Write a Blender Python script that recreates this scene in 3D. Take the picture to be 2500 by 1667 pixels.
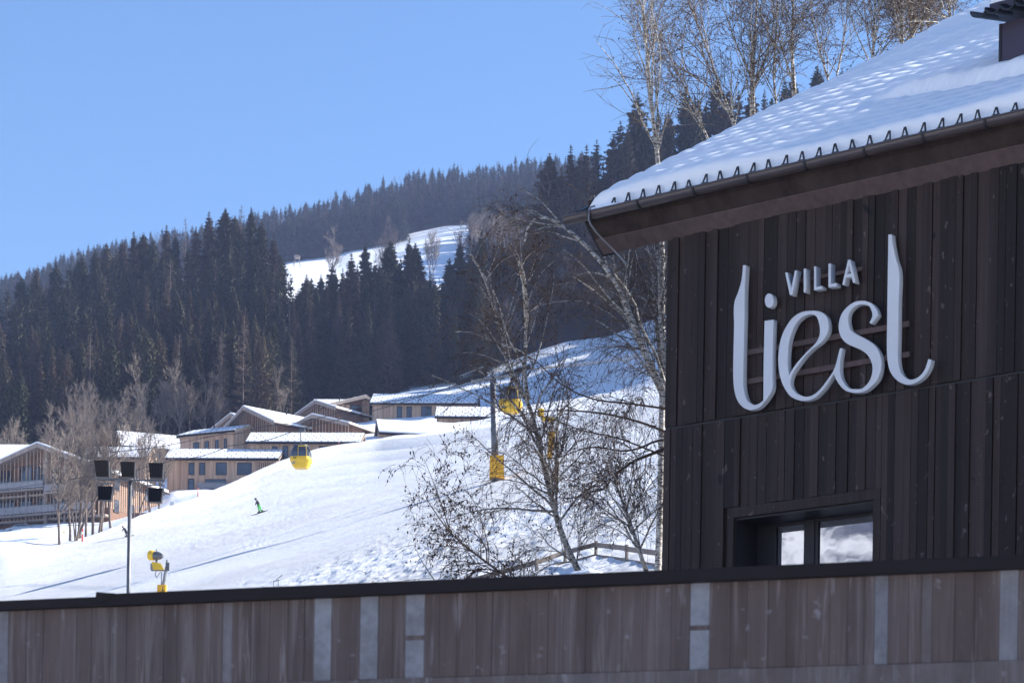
import bpy, math, random
import numpy as np
from mathutils import Vector
for _o in list(bpy.data.objects): bpy.data.objects.remove(_o)
C = bpy.context.scene.collection
S = bpy.context.scene
R = math.radians
# ------------------------------------------------------------------ camera, light, exposure
F = 6000.0; HOR = 2415.0; ROLL = 0.0155; EYE = 1.6
cr, sr = math.cos(ROLL), math.sin(ROLL)
cam_d = bpy.data.cameras.new('camera'); cam = bpy.data.objects.new('camera', cam_d); C.objects.link(cam)
cam_d.sensor_width = 36; cam_d.lens = 36*F/2500; cam_d.shift_y = (HOR-833.5)/2500
cam_d.clip_start = .5; cam_d.clip_end = 9000
from mathutils import Matrix
cam.matrix_world = Matrix(((cr, -sr, 0, 0), (0, 0, -1, 0), (sr, cr, 0, EYE), (0, 0, 0, 1)))
cam_d.dof.use_dof = True; cam_d.dof.focus_distance = 48; cam_d.dof.aperture_fstop = 6.3
S.camera = cam
SUN_EL = R(31.5); SUN_AZ = math.atan2(.96, .28)       # azimuth measured from +Y towards +X
SUN = np.array([math.cos(SUN_EL)*math.sin(SUN_AZ), math.cos(SUN_EL)*math.cos(SUN_AZ), math.sin(SUN_EL)])
w = bpy.data.worlds.new('World'); S.world = w; w.use_nodes = True
nt = w.node_tree; bg = nt.nodes['Background']
sky = nt.nodes.new('ShaderNodeTexSky'); sky.sky_type = 'NISHITA'; sky.sun_disc = False
sky.sun_elevation = SUN_EL; sky.sun_rotation = SUN_AZ; sky.altitude = 1400; sky.air_density = 1.0; sky.dust_density = .2; sky.ozone_density = 1.8
hs_ = nt.nodes.new('ShaderNodeHueSaturation'); hs_.inputs['Saturation'].default_value = 1.17; hs_.inputs['Hue'].default_value = .502; nt.links.new(sky.outputs[0], hs_.inputs['Color']); nt.links.new(hs_.outputs[0], bg.inputs[0]); bg.inputs[1].default_value = .080
sd = bpy.data.lights.new('sun', 'SUN'); sd.energy = 5.0; sd.angle = R(.5); sd.color = (1, .95, .87)
so = bpy.data.objects.new('sun', sd); C.objects.link(so)
so.rotation_euler = Vector(SUN).to_track_quat('Z', 'Y').to_euler()
S.view_settings.view_transform = 'Standard'; S.view_settings.look = 'None'; S.view_settings.gamma = 1
S.view_settings.exposure = 1.5
S.cycles.volume_bounces = 0; S.cycles.max_bounces = 6; S.cycles.volume_step_rate = 1

rnd = random.Random(5); rng = np.random.default_rng(5)
CAM = np.array([0, 0, EYE])
def ray(px, py):
    xc = (px-1250)/F; yc = (HOR-py)/F
    return np.array([xc*cr-yc*sr, 1.0, xc*sr+yc*cr])
def at(px, py, D): return CAM+D*ray(px, py)
def proj(P):
    d = (np.asarray(P)-CAM)/(P[1]); xc = d[0]*cr+d[2]*sr; yc = -d[0]*sr+d[2]*cr
    return 1250+F*xc, HOR-F*yc

# ------------------------------------------------------------------ helpers
def tag(o, label=None, cat=None, group=None, kind=None):
    if label: o['label'] = label
    if cat: o['category'] = cat
    if group: o['group'] = group
    if kind: o['kind'] = kind
    return o
def empty(name, loc, label, cat, group=None):
    o = bpy.data.objects.new(name, None); C.objects.link(o); o.location = tuple(loc); o.empty_display_size = .2
    return tag(o, label, cat, group)
class MB:
    def __init__(s, O=(0, 0, 0), u=(1, 0, 0), v=(0, 1, 0)):
        s.v = []; s.f = []; s.t = []; s.O = np.array(O, float); s.u = np.array(u, float); s.w = np.array(v, float); s.uv = None
    def P(s, a, b, c): return s.O+s.u*a+s.w*b+np.array([0, 0, c])
    def poly(s, pts, tone=0.5, world=False):
        i = len(s.v); s.v += [tuple(p if world else s.P(*p)) for p in pts]; s.f.append(tuple(range(i, i+len(pts)))); s.t.append(tone)
    def hexa(s, p, tone=.5, world=False):     # p: 8 points, bottom ring then top ring
        i = len(s.v); s.v += [tuple(q if world else s.P(*q)) for q in p]
        for f in ((0, 3, 2, 1), (4, 5, 6, 7), (0, 1, 5, 4), (1, 2, 6, 5), (2, 3, 7, 6), (3, 0, 4, 7)):
            s.f.append(tuple(i+k for k in f)); s.t.append(tone)
    def box(s, a0, a1, b0, b1, c0, c1, tone=.5):
        s.hexa([(a0, b0, c0), (a1, b0, c0), (a1, b1, c0), (a0, b1, c0), (a0, b0, c1), (a1, b0, c1), (a1, b1, c1), (a0, b1, c1)], tone)
    def bar(s, p, q, r, tone=.5, r2=None, sides=4, world=True):
        p = np.array(p if world else s.P(*p), float); q = np.array(q if world else s.P(*q), float); r2 = r if r2 is None else r2
        d = q-p; d /= (np.linalg.norm(d)+1e-9); a = np.cross(d, [0, 0, 1.0])
        if np.linalg.norm(a) < 1e-3: a = np.cross(d, [0, 1.0, 0])
        a /= np.linalg.norm(a); b = np.cross(d, a); i = len(s.v)
        for c, rr in ((p, r), (q, r2)):
            for k in range(sides):
                th = 2*math.pi*(k+.5)/sides; s.v.append(tuple(c+rr*(math.cos(th)*a+math.sin(th)*b)))
        for k in range(sides):
            k2 = (k+1) % sides; s.f.append((i+k, i+k2, i+sides+k2, i+sides+k)); s.t.append(tone)
        s.f.append(tuple(i+k for k in range(sides))[::-1]); s.f.append(tuple(i+sides+k for k in range(sides))); s.t += [tone, tone]
    def tube(s, pts, r, sides=6, tone=.5, r2=None):
        n = len(pts)
        for k in range(n-1):
            ra = r if r2 is None else r+(r2-r)*k/(n-1); rb = r if r2 is None else r+(r2-r)*(k+1)/(n-1)
            s.bar(pts[k], pts[k+1], ra, tone, rb, sides)
    def ring(s, profile, c, axis, sides=16, tone=.5):   # lathe around axis
        axis = np.array(axis, float); axis /= np.linalg.norm(axis); a = np.cross(axis, [0, 0, 1.0])
        if np.linalg.norm(a) < 1e-3: a = np.array([1.0, 0, 0])
        a /= np.linalg.norm(a); b = np.cross(axis, a); i = len(s.v); c = np.array(c, float)
        for (t, r) in profile:
            for k in range(sides):
                th = 2*math.pi*k/sides; s.v.append(tuple(c+axis*t+max(r, 1e-4)*(math.cos(th)*a+math.sin(th)*b)))
        for j in range(len(profile)-1):
            for k in range(sides):
                k2 = (k+1) % sides; s.f.append((i+j*sides+k, i+j*sides+k2, i+(j+1)*sides+k2, i+(j+1)*sides+k)); s.t.append(tone)
    def build(s, name, mat, parent=None, org=(0, 0, 0), smooth=False):
        me = bpy.data.meshes.new(name); o3 = np.array(org, float)
        me.from_pydata([tuple(np.array(p)-o3) for p in s.v], [], s.f)
        at_ = me.attributes.new('tone', 'FLOAT', 'FACE'); at_.data.foreach_set('value', np.array(s.t, 'f'))
        if smooth: me.polygons.foreach_set('use_smooth', [True]*len(me.polygons))
        me.materials.append(mat); me.update()
        o = bpy.data.objects.new(name, me); C.objects.link(o)
        if parent: o.parent = parent
        return o
def np_mesh(name, V, Q, mat, smooth=False, k=4):
    me = bpy.data.meshes.new(name); n = len(Q)
    me.vertices.add(len(V)); me.vertices.foreach_set('co', np.asarray(V, 'f').ravel())
    me.loops.add(n*k); me.loops.foreach_set('vertex_index', np.asarray(Q, 'i').ravel())
    me.polygons.add(n); me.polygons.foreach_set('loop_start', np.arange(0, n*k, k, dtype='i'))
    me.polygons.foreach_set('loop_total', np.full(n, k, 'i'))
    if smooth: me.polygons.foreach_set('use_smooth', np.ones(n, bool))
    me.update(calc_edges=True); me.materials.append(mat); return me
def mobj(name, me, parent=None):
    o = bpy.data.objects.new(name, me); C.objects.link(o)
    if parent: o.parent = parent
    return o
def h2(ix, iy, seed):
    n = (ix.astype(np.int64)*374761393+iy.astype(np.int64)*668265263+seed*1442695041) & 0xffffffff
    n = ((n ^ (n >> 13))*1274126177) & 0xffffffff
    return ((n ^ (n >> 16)) & 0xffff)/65535.0
def vn(x, y, seed=0):
    ix = np.floor(x); iy = np.floor(y); fx = x-ix; fy = y-iy; fx = fx*fx*(3-2*fx); fy = fy*fy*(3-2*fy)
    a = h2(ix, iy, seed); b = h2(ix+1, iy, seed); c = h2(ix, iy+1, seed); d = h2(ix+1, iy+1, seed)
    return (a*(1-fx)+b*fx)*(1-fy)+(c*(1-fx)+d*fx)*fy
def fbm(x, y, seed=0, o=4):
    s = 0; a = .5
    for k in range(o): s = s+a*(vn(x*2**k+17*k, y*2**k-9*k, seed+k)-.5)*2; a *= .5
    return s

# ------------------------------------------------------------------ materials
class NT:
    def __init__(s, name):
        s.m = bpy.data.materials.new(name); s.m.use_nodes = True; s.t = s.m.node_tree
        s.b = s.t.nodes['Principled BSDF']; s.out = s.t.nodes['Material Output']; s.tc = s.t.nodes.new('ShaderNodeTexCoord')
    def n(s, typ, **kw):
        x = s.t.nodes.new(typ)
        for k, v in kw.items():
            if k.startswith('i_'): x.inputs[k[2:].replace('_', ' ')].default_value = v
            else: setattr(x, k, v)
        return x
    def l(s, a, b): s.t.links.new(a, b)
    def coord(s, scale=(1, 1, 1), rot=(0, 0, 0), src='Object'):
        m = s.n('ShaderNodeMapping'); m.inputs['Scale'].default_value = scale; m.inputs['Rotation'].default_value = rot
        s.l(s.tc.outputs[src], m.inputs[0]); return m.outputs[0]
    def noise(s, scale, detail=4, rough=.55, vec=None, dist=0):
        x = s.n('ShaderNodeTexNoise'); x.inputs['Scale'].default_value = scale; x.inputs['Detail'].default_value = detail
        x.inputs['Roughness'].default_value = rough; x.inputs['Distortion'].default_value = dist
        s.l(vec if vec is not None else s.tc.outputs['Object'], x.inputs['Vector']); return x.outputs['Fac']
    def ramp(s, fac, stops):
        r = s.n('ShaderNodeValToRGB'); e = r.color_ramp.elements
        while len(e) < len(stops): e.new(.5)
        for k, (p, c) in enumerate(stops):
            e[k].position = p; e[k].color = (*c, 1) if len(c) == 3 else c
        s.l(fac, r.inputs[0]); return r.outputs[0]
    def mix(s, fac, a, b, mode='MIX'):
        m = s.n('ShaderNodeMix', data_type='RGBA', blend_type=mode)
        for sock, v in ((m.inputs[0], fac), (m.inputs[6], a), (m.inputs[7], b)):
            if hasattr(v, 'links') or isinstance(v, bpy.types.NodeSocket): s.l(v, sock)
            elif isinstance(v, (int, float)): sock.default_value = v
            else: sock.default_value = (*v, 1)
        return m.outputs[2]
    def math(s, op, a, b=0.0):
        m = s.n('ShaderNodeMath', operation=op)
        for sock, v in ((m.inputs[0], a), (m.inputs[1], b)):
            if isinstance(v, bpy.types.NodeSocket): s.l(v, sock)
            else: sock.default_value = v
        return m.outputs[0]
    def attr(s, name='tone'):
        a = s.n('ShaderNodeAttribute', attribute_name=name); return a.outputs['Fac']
    def bump(s, h, strength=.5, dist=.02, prev=None):
        b = s.n('ShaderNodeBump'); b.inputs['Strength'].default_value = strength; b.inputs['Distance'].default_value = dist
        s.l(h, b.inputs['Height'])
        if prev is not None: s.l(prev, b.inputs['Normal'])
        s.l(b.outputs[0], s.b.inputs['Normal']); return b.outputs[0]
    def col(s, c):
        if isinstance(c, bpy.types.NodeSocket): s.l(c, s.b.inputs['Base Color'])
        else: s.b.inputs['Base Color'].default_value = (*c, 1)
    def rough(s, r, spec=.3, metal=0):
        s.b.inputs['Roughness'].default_value = r; s.b.inputs['Specular IOR Level'].default_value = spec; s.b.inputs['Metallic'].default_value = metal
def simple(name, c, r=.6, spec=.3, metal=0, var=.15, scale=3.0, bump=0, rv=None):
    m = NT(name); n = m.noise(scale, 5)
    lo = tuple(x*(1-var) for x in c); hi = tuple(min(1, x*(1+var)) for x in c)
    cc = m.ramp(n, [(.3, lo), (.7, hi)])
    if rv:
        oi = m.n('ShaderNodeObjectInfo'); cc = m.mix(m.ramp(oi.outputs['Random'], [(.0, (0, 0, 0)), (.55, (.25, .25, .25)), (1., (1, 1, 1))]), cc, rv)
    m.col(cc); m.rough(r, spec, metal)
    if bump: m.bump(n, bump, .02)
    return m.m
def snow_mat(name, kind):
    m = NT(name); m.rough(.55, .25)
    if kind == 'slope':
        m.col(m.ramp(m.noise(.08, 3), [(.3, (.90, .91, .94)), (.7, (.93, .94, .96))]))
        # groomed corduroy / tracks run uphill to the right
        r_ = m.coord((1, 1, 1), (0, 0, R(-18))); mp = m.n('ShaderNodeMapping'); mp.inputs['Scale'].default_value = (.16, 2.6, .5); m.l(r_, mp.inputs[0])
        a = m.noise(1.0, 6, .75, mp.outputs[0], .5)
        b = m.noise(2.6, 8, .8)
        ch = m.ramp(m.noise(.035, 3), [(.4, (.25, .25, .25)), (.62, (1, 1, 1))])
        h = m.math('ADD', m.math('MULTIPLY', a, .55), m.math('MULTIPLY', m.math('MULTIPLY', b, .8), ch))
        m.bump(h, 1.0, .6)
    elif kind == 'roof':
        m.col((.88, .90, .93)); b1 = m.bump(m.noise(5, 5, .6), .35, .03)
    elif kind == 'tiles':      # thin snow over tile courses, the dark tile edges showing through
        u = m.n('ShaderNodeUVMap'); br = m.n('ShaderNodeTexBrick'); m.l(u.outputs[0], br.inputs['Vector'])
        br.inputs['Scale'].default_value = 1; br.inputs['Brick Width'].default_value = 1.1; br.inputs['Row Height'].default_value = 1.15
        br.inputs['Mortar Size'].default_value = .15; br.inputs['Mortar Smooth'].default_value = .7
        n = m.noise(1.6, 4, .7)
        k = m.math('MULTIPLY', br.outputs['Fac'], m.ramp(n, [(.36, (0, 0, 0)), (.58, (.95, .95, .95))]))
        m.col(m.mix(k, (.87, .89, .93), (.07, .07, .08)))
        m.bump(m.math('SUBTRACT', m.noise(2.5, 4), m.math('MULTIPLY', br.outputs['Fac'], .6)), .6, .08)
    else:
        m.col((.86, .88, .92)); m.bump(m.noise(.5, 6, .65), .7, .5)
    return m.m
M = {}
M['slope'] = snow_mat('groomed_snow', 'slope'); M['roof_snow'] = snow_mat('roof_snow', 'roof')
M['tile_snow'] = snow_mat('tile_snow', 'tiles'); M['snow'] = snow_mat('field_snow', 'field')
def forest_floor_mat():
    m = NT('forest_floor'); n = m.noise(.25, 5, .7)
    m.col(m.ramp(n, [(.5, (.045, .035, .03)), (.66, (.06, .05, .045)), (.74, (.5, .52, .56))])); m.rough(.9, .1)
    m.bump(m.noise(.6, 5), .8, .6); return m.m
M['forest_floor'] = forest_floor_mat()
def wood_mat(name, lo, hi, board=.16, knots=True):
    m = NT(name); v = m.coord((6, 6, .25)); g = m.noise(1.5, 6, .65, v, .3)
    s = m.noise(1/board*.8, 1, .5, m.coord((1, 1, .03)))
    c = m.mix(m.ramp(s, [(.35, (0, 0, 0)), (.65, (1, 1, 1))]), lo, hi)
    c = m.mix(.35, c, m.ramp(g, [(.3, tuple(x*.55 for x in lo)), (.7, tuple(min(1, x*1.25) for x in hi))]))
    m.col(c); m.rough(.75, .2); m.bump(g, .4, .02); return m.m
M['larch'] = wood_mat('larch_boards', (.29, .18, .12), (.60, .43, .31), .34)
M['larch_light'] = wood_mat('larch_planed', (.46, .33, .24), (.60, .46, .35))
M['larch_grey'] = wood_mat('weathered_boards', (.24, .19, .165), (.38, .31, .265))
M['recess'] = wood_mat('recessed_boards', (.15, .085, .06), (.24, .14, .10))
M['darkmetal'] = simple('anthracite_metal', (.013, .009, .011), .6, .2, 0, .2)
M['frame'] = simple('window_frame_paint', (.012, .011, .014), .5, .4)
def glass_mat(name, refl, tint=(.02, .022, .03)):
    m = NT(name); m.col(m.ramp(m.noise(.35, 2), [(.35, tint), (.75, tuple(x*3.5 for x in tint))])); m.rough(.06, .5)
    g = m.n('ShaderNodeBsdfGlossy'); g.inputs['Roughness'].default_value = .015; g.inputs['Color'].default_value = (.95, .97, 1, 1)
    nb = m.n('ShaderNodeBump'); nb.inputs['Strength'].default_value = .05; nb.inputs['Distance'].default_value = .01
    m.l(m.noise(2.2, 2), nb.inputs['Height']); m.l(nb.outputs[0], g.inputs['Normal'])
    x = m.n('ShaderNodeMixShader'); x.inputs[0].default_value = refl
    m.l(m.b.outputs[0], x.inputs[1]); m.l(g.outputs[0], x.inputs[2]); m.l(x.outputs[0], m.out.inputs[0]); return m.m
M['glass'] = glass_mat('window_glass', .04); M['villa_glass'] = glass_mat('coated_window_glass', .33)
M['tile'] = simple('dark_roof_tile', (.035, .033, .038), .55, .4)
M['bark'] = simple('grey_bark', (.16, .13, .115), .85, .1, 0, .5, 2.5)
M['twig'] = simple('brown_twigs', (.14, .10, .08), .8, .15, 0, .3)
M['twig_pale'] = simple('pale_twigs', (.22, .185, .16), .8, .15, 0, .3, 3, 0, (.13, .10, .085))
M['larch_twig'] = simple('bare_larch_twigs', (.13, .10, .085), .85, .1, 0, .3)
M['needle'] = simple('spruce_needles', (.062, .070, .042), .75, .15, 0, .45, .35, 0, (.15, .125, .08))
M['needle_warm'] = simple('sparse_spruce_needles', (.085, .078, .05), .75, .15, 0, .4, .35, 0, (.14, .105, .075))
M['needle_brown'] = simple('brownish_conifer_needles', (.10, .075, .055), .8, .12, 0, .4, .35, 0, (.16, .12, .09))
M['catkin'] = simple('dry_catkins', (.06, .028, .02), .85, .1, 0, .3)
def birch_mat():
    m = NT('birch_bark'); n = m.noise(9, 5, .7, m.coord((1, 1, 3.2)))
    m.col(m.ramp(n, [(.42, (.055, .045, .04)), (.5, (.38, .34, .30)), (.62, (.62, .58, .53))])); m.rough(.7, .2)
    m.bump(n, .3, .01); return m.m
M['birch'] = birch_mat()
def clad_mat():
    m = NT('dark_cladding'); t = m.attr()
    g = m.noise(1.2, 7, .7, m.coord((14, 14, .45)), .5)
    base = m.mix(t, (.008, .0036, .0028), (.034, .0185, .0145))
    c = m.mix(m.ramp(g, [(.35, (0, 0, 0)), (.75, (1, 1, 1))]), base, m.mix(t, (.016, .0095, .008), (.062, .044, .041)))
    # knots and chips, pale scrapes
    k = m.noise(12, 2, .5, m.coord((1, 1, .55)))
    k2 = m.math('MULTIPLY', m.ramp(k, [(.675, (0, 0, 0)), (.74, (1, 1, 1))]), m.math('MULTIPLY', m.noise(20, 3), .75))
    c = m.mix(k2, c, (.20, .155, .145))
    kd = m.noise(4.5, 1, .5, m.coord((1.3, 1.3, .8)))
    c = m.mix(m.ramp(kd, [(.74, (0, 0, 0)), (.78, (1, 1, 1))]), c, (.006, .005, .006))
    m.col(c); m.rough(.62, .28)
    saw = m.n('ShaderNodeTexWave', wave_type='BANDS', bands_direction='Z'); saw.inputs['Scale'].default_value = 9; saw.inputs['Distortion'].default_value = 2.5; saw.inputs['Detail'].default_value = 3
    m.l(m.tc.outputs['Object'], saw.inputs[0])
    m.bump(m.math('ADD', m.math('MULTIPLY', saw.outputs['Fac'], .3), g), .45, .012); return m.m
M['clad'] = clad_mat()
M['beam'] = wood_mat('stained_beam', (.026, .017, .014), (.06, .042, .036), .3)
M['batten'] = wood_mat('sign_batten', (.075, .052, .050), (.12, .085, .08), .5)
M['letter'] = simple('pale_painted_letter', (.62, .63, .66), .5, .35, 0, .05, 1.2)
M['gutter'] = simple('brown_gutter_metal', (.075, .055, .052), .3, .7, .15, .15)
M['yellow'] = simple('yellow_paint', (.80, .50, .02), .4, .5, 0, .1)
M['padding'] = simple('orange_yellow_padding', (.82, .42, .03), .6, .3, 0, .2, 4)
M['panel'] = simple('frosted_panel', (.27, .255, .26), .35, .4)
M['galv'] = simple('galvanised_steel', (.24, .25, .27), .5, .5, .3, .25, 3)
M['steel'] = simple('dark_grey_steel', (.11, .115, .13), .45, .5, .3, .2)
M['black'] = simple('black_plastic', (.02, .02, .024), .5, .4)
M['red'] = simple('red_paint', (.60, .06, .04), .5, .4)
M['white'] = simple('white_paint', (.72, .73, .74), .5, .4)
M['car'] = simple('silver_car_paint', (.42, .45, .47), .25, .6, .3, .05)
M['fence'] = wood_mat('weathered_fence_wood', (.14, .115, .10), (.26, .22, .19))
M['rope'] = simple('grey_cable', (.22, .22, .24), .6, .3)
M['jacket'] = simple('black_jacket', (.018, .018, .03), .7, .2)
M['trousers'] = simple('bright_green_trousers', (.10, .48, .12), .7, .2)
M['skin'] = simple('skin', (.45, .28, .22), .6, .3)
M['purple'] = simple('dark_sheet_metal', (.055, .042, .062), .4, .5, .3, .1)
# ------------------------------------------------------------------ terrain: one hillside from the camera to the far ridge
CR = [(-600, 1352), (0, 1344), (100, 1343), (158, 1337), (230, 1315), (275, 1295), (324, 1272), (383, 1251), (459, 1227), (518, 1199), (564, 1180), (610, 1157), (655, 1137), (708, 1118), (759, 1102), (816, 1091), (912, 1079), (1006, 1068), (1108, 1053), (1197, 1039), (1271, 1021), (1403, 998), (1496, 976), (1589, 957), (1640, 944), (1900, 890), (2600, 800), (3200, 760)]
CRX, CRY = np.array(CR, float).T
DT = ([-600, 0, 300, 600, 900, 1300, 1640, 2600, 3200], [280, 290, 310, 330, 340, 335, 320, 300, 290])
def crest_y(px): return np.interp(px, CRX, CRY)
def crest_D(px): return np.interp(px, *DT)
PH, PGX, PGY = 9.5, .29, .25
def slope_D(px, py):        # distance of the ski slope where it is seen at (px, py)
    px = np.asarray(px, float); x = (px-1250)/F; z = (HOR-np.asarray(py, float))/F; q = PGY+PGX*np.clip(x, -.35, .16)-z
    Dp = np.where(q > .004, PH/np.maximum(q, .004), 2400.); return (Dp**-4.0+crest_D(px)**-4.0)**-.25
def I(px, *pts):
    a = np.array(pts, float); return np.interp(px, a[:, 0], a[:, 1])
def Zof(py, D): return EYE+(HOR-py)/F*D
def terrain_nodes(px):
    cy, cD = crest_y(px), crest_D(px); N = []
    N.append((-150*np.ones_like(px), -1.0+0*px)); N.append((4+0*px, 0*px)); D15 = slope_D(px, 1500.0); N.append((.5*D15, .38*Zof(1500, D15))); N.append((D15, Zof(1500, D15)))
    for k in range(1, 17):
        py = 1500+(cy-1500)*k/16; D = slope_D(px, py); N.append((D, Zof(py, D)))
    kc = len(N)-1
    N.append((cD+8, Zof(cy+5, cD+8)))
    y355 = np.where(px < 480, I(px, (-600, 1318), (0, 1312), (60, 1302), (120, 1295), (180, 1290), (230, 1287), (324, 1268), (383, 1243), (459, 1221), (480, 1216)), cy+8)
    N.append((365+0*px, Zof(y355, 365)))
    y400 = np.where(px < 500, I(px, (-600, 1300), (0, 1287), (230, 1276), (324, 1258), (383, 1222), (403, 1207), (470, 1206), (500, 1206)), np.maximum(cy+6, 0))
    N.append((400+0*px, Zof(y400, 400)))
    kv = len(N)-1
    y500 = I(px, (-600, 1200), (0, 1150), (300, 1110), (450, 1090), (600, 1060), (730, 1035), (900, 1012), (1000, 1004), (1100, 994), (1200, 984), (1300, 968), (1400, 952), (1500, 930), (1640, 850), (1800, 740), (2000, 640), (2600, 420), (3200, 400))
    N.append((500+0*px, Zof(y500, 500)))
    y560 = I(px, (-600, 1110), (0, 1060), (300, 1010), (480, 985), (700, 985), (850, 976), (919, 962), (988, 941), (1083, 923), (1134, 903), (1237, 876), (1298, 852), (1358, 832), (1460, 818), (1640, 745), (1800, 620), (2000, 520), (2600, 300), (3200, 280))
    N.append((560+0*px, Zof(y560, 560)))
    k560 = len(N)-1
    D8 = I(px, (0, 710), (500, 690), (720, 640), (1200, 640), (3200, 660))
    y8 = I(px, (-600, 1000), (0, 905), (150, 850), (300, 795), (480, 735), (600, 725), (655, 770), (690, 880), (740, 880), (850, 835), (970, 810), (1040, 880), (1150, 800), (1250, 770), (1362, 605), (1441, 530), (1523, 465), (1714, 415), (2000, 350), (2600, 300), (3200, 290))
    N.append((D8, Zof(y8, D8))); k8 = len(N)-1
    y9 = y8+70; N.append((860+0*px, Zof(y9, 860)))
    y10 = np.minimum(y9-5, I(px, (-600, 900), (0, 850), (300, 760), (600, 760), (660, 705), (850, 700), (1000, 690), (1200, 690), (1300, 640), (1450, 520), (3200, 400)))
    N.append((1050+0*px, Zof(y10, 1050))); k10 = len(N)-1
    y11 = np.minimum(y10-8, I(px, (-600, 850), (0, 800), (300, 720), (600, 655), (673, 640), (791, 622), (830, 606), (933, 586), (979, 573), (1059, 555), (1113, 551), (1250, 542), (1400, 505), (3200, 380)))
    N.append((1250+0*px, Zof(y11, 1250))); k11 = len(N)-1
    y12 = I(px, (-600, 850), (0, 770), (109, 728), (149, 705), (232, 690), (300, 672), (480, 635), (623, 603), (719, 578), (807, 553), (906, 518), (998, 499), (1093, 485), (1235, 464), (1319, 460), (1450, 440), (2600, 300), (3200, 280))
    N.append((1500+0*px, Zof(y12, 1500))); k12 = len(N)-1
    N.append((2100+0*px, Zof(y12+150, 2100)))
    return N, (kc, kv, k560, k8, k10, k11, k12)
PXS = np.concatenate([np.linspace(-5000, -700, 14), np.arange(-600, 2700, 7.0), np.linspace(2800, 6500, 14)])
_N, (kc, kv, k560, k8, k10, k11, k12) = terrain_nodes(PXS)
ND = np.array([n[0] for n in _N]); NZ = np.array([n[1] for n in _N])
_k = np.exp(-np.linspace(-1.6, 1.6, 7)**2); _k /= _k.sum(); _s = slice(14, len(PXS)-14)
for _r in range(len(NZ)):
    for _A in (ND, NZ):
        _v = _A[_r, _s]; _A[_r, _s] = np.convolve(np.pad(_v, 3, 'edge'), _k, 'valid')
def ground_z(X, Y):
    """height of the bare hillside at a place (vectorised)"""
    X = np.atleast_1d(np.asarray(X, float)); Y = np.atleast_1d(np.asarray(Y, float))
    px = 1250+F*(X/np.maximum(Y, 1)); out = np.zeros_like(X)
    for i in range(len(X)):
        j = np.clip(np.searchsorted(PXS, px[i])-1, 0, len(PXS)-2); f = (px[i]-PXS[j])/(PXS[j+1]-PXS[j]); f = min(max(f, 0), 1)
        a = np.interp(Y[i], ND[:, j], NZ[:, j]); b = np.interp(Y[i], ND[:, j+1], NZ[:, j+1]); out[i] = a*(1-f)+b*f
    return out
def gz(X, Y): return float(ground_z([X], [Y])[0])
def strip(name, k0, k1, sub, mat, amp=.0, lo=None, hi=None, seed=1, ns=.1, fine=False):
    if fine:
        global PXS, ND, NZ
        keep = (PXS, ND, NZ); q = np.arange(-600, 2650, 3.2); px2 = np.concatenate([keep[0][keep[0] < -600], q, keep[0][keep[0] > 2650]])
        ND = np.array([np.interp(px2, keep[0], r) for r in keep[1]]); NZ = np.array([np.interp(px2, keep[0], r) for r in keep[2]]); PXS = px2
    cols = np.arange(len(PXS))
    if lo is not None: cols = cols[PXS[cols] >= lo]
    if hi is not None: cols = cols[PXS[cols] <= hi]
    rows = []
    for k in range(k0, k1):
        s = sub[k-k0] if isinstance(sub, (list, tuple)) else sub
        for j in range(s): rows.append((k, j/s))
    rows.append((k1-1, 1.0)); n = len(cols); V = []
    for (k, f) in rows:
        D = ND[k, cols]*(1-f)+ND[k+1, cols]*f; Z = NZ[k, cols]*(1-f)+NZ[k+1, cols]*f
        X = (PXS[cols]-1250)/F*np.maximum(D, 4); X = np.where(D < 4, (PXS[cols]-1250)/F*4*30, X)
        if k == 1 and f == 0: X = X*30
        edge = 0.0 if (f == 0 and k == k0) or (f == 1.0) else 1.0
        if amp: Z = Z+edge*amp*fbm(X*ns, D*ns, seed, 4)
        if fine and k >= 3:
            ca, sa = math.cos(R(17)), math.sin(R(17)); A = X*ca+D*sa; B = -X*sa+D*ca; gg = np.clip((D-80)/40, .3, 1)
            ro = np.clip(.3+2.2*fbm(X*.03+5, D*.02, 55, 2)+np.clip((X*.30+20-D*.10)/20, -.6, .8), 0, 1)
            Z = Z+edge*gg*(.035*fbm(A*.04, B*.9, 51, 4)+.075*fbm(A*.07, B*2.0, 52, 4)+ro*(.13*fbm(X*1.5, D*.8, 53, 3)+.10*np.maximum(fbm(X*.9, D*.5, 54, 3), .05)))
        V.append(np.stack([X, D, Z], 1))
    V = np.concatenate(V); m = len(rows)
    i, j = np.meshgrid(np.arange(m-1), np.arange(n-1), indexing='ij'); a = (i*n+j).ravel()
    Q = np.stack([a, a+1, a+n+1, a+n], 1)
    if fine: PXS, ND, NZ = keep
    return mobj(name, np_mesh(name, V, Q, mat, True))
tag(strip('ski_slope', 0, kc+1, [1, 4, 6]+[20]*(kc-2), M['slope'], .14, seed=3, ns=.10, fine=True), kind='structure')
tag(strip('village_ground', kc+1, kv+1, 8, M['snow'], .5, seed=5, ns=.2), kind='structure')
tag(strip('snowy_hillside', kv+1, k560, 10, M['snow'], 1.2, lo=800, seed=6, ns=.06), kind='structure')
tag(strip('forest_floor', kv+1, k560, 5, M['forest_floor'], 1.0, hi=801, seed=6, ns=.06), kind='structure')
tag(strip('wooded_hill', k560, k10-1, 8, M['forest_floor'], 1.0, seed=6, ns=.05), kind='structure')
tag(strip('upper_meadow', k10-1, k11, 10, M['snow'], 2.0, seed=7, ns=.02), kind='structure')
tag(strip('far_mountain', k11, k12+1, 5, M['forest_floor'], 2.0, seed=8, ns=.02), kind='structure')
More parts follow.
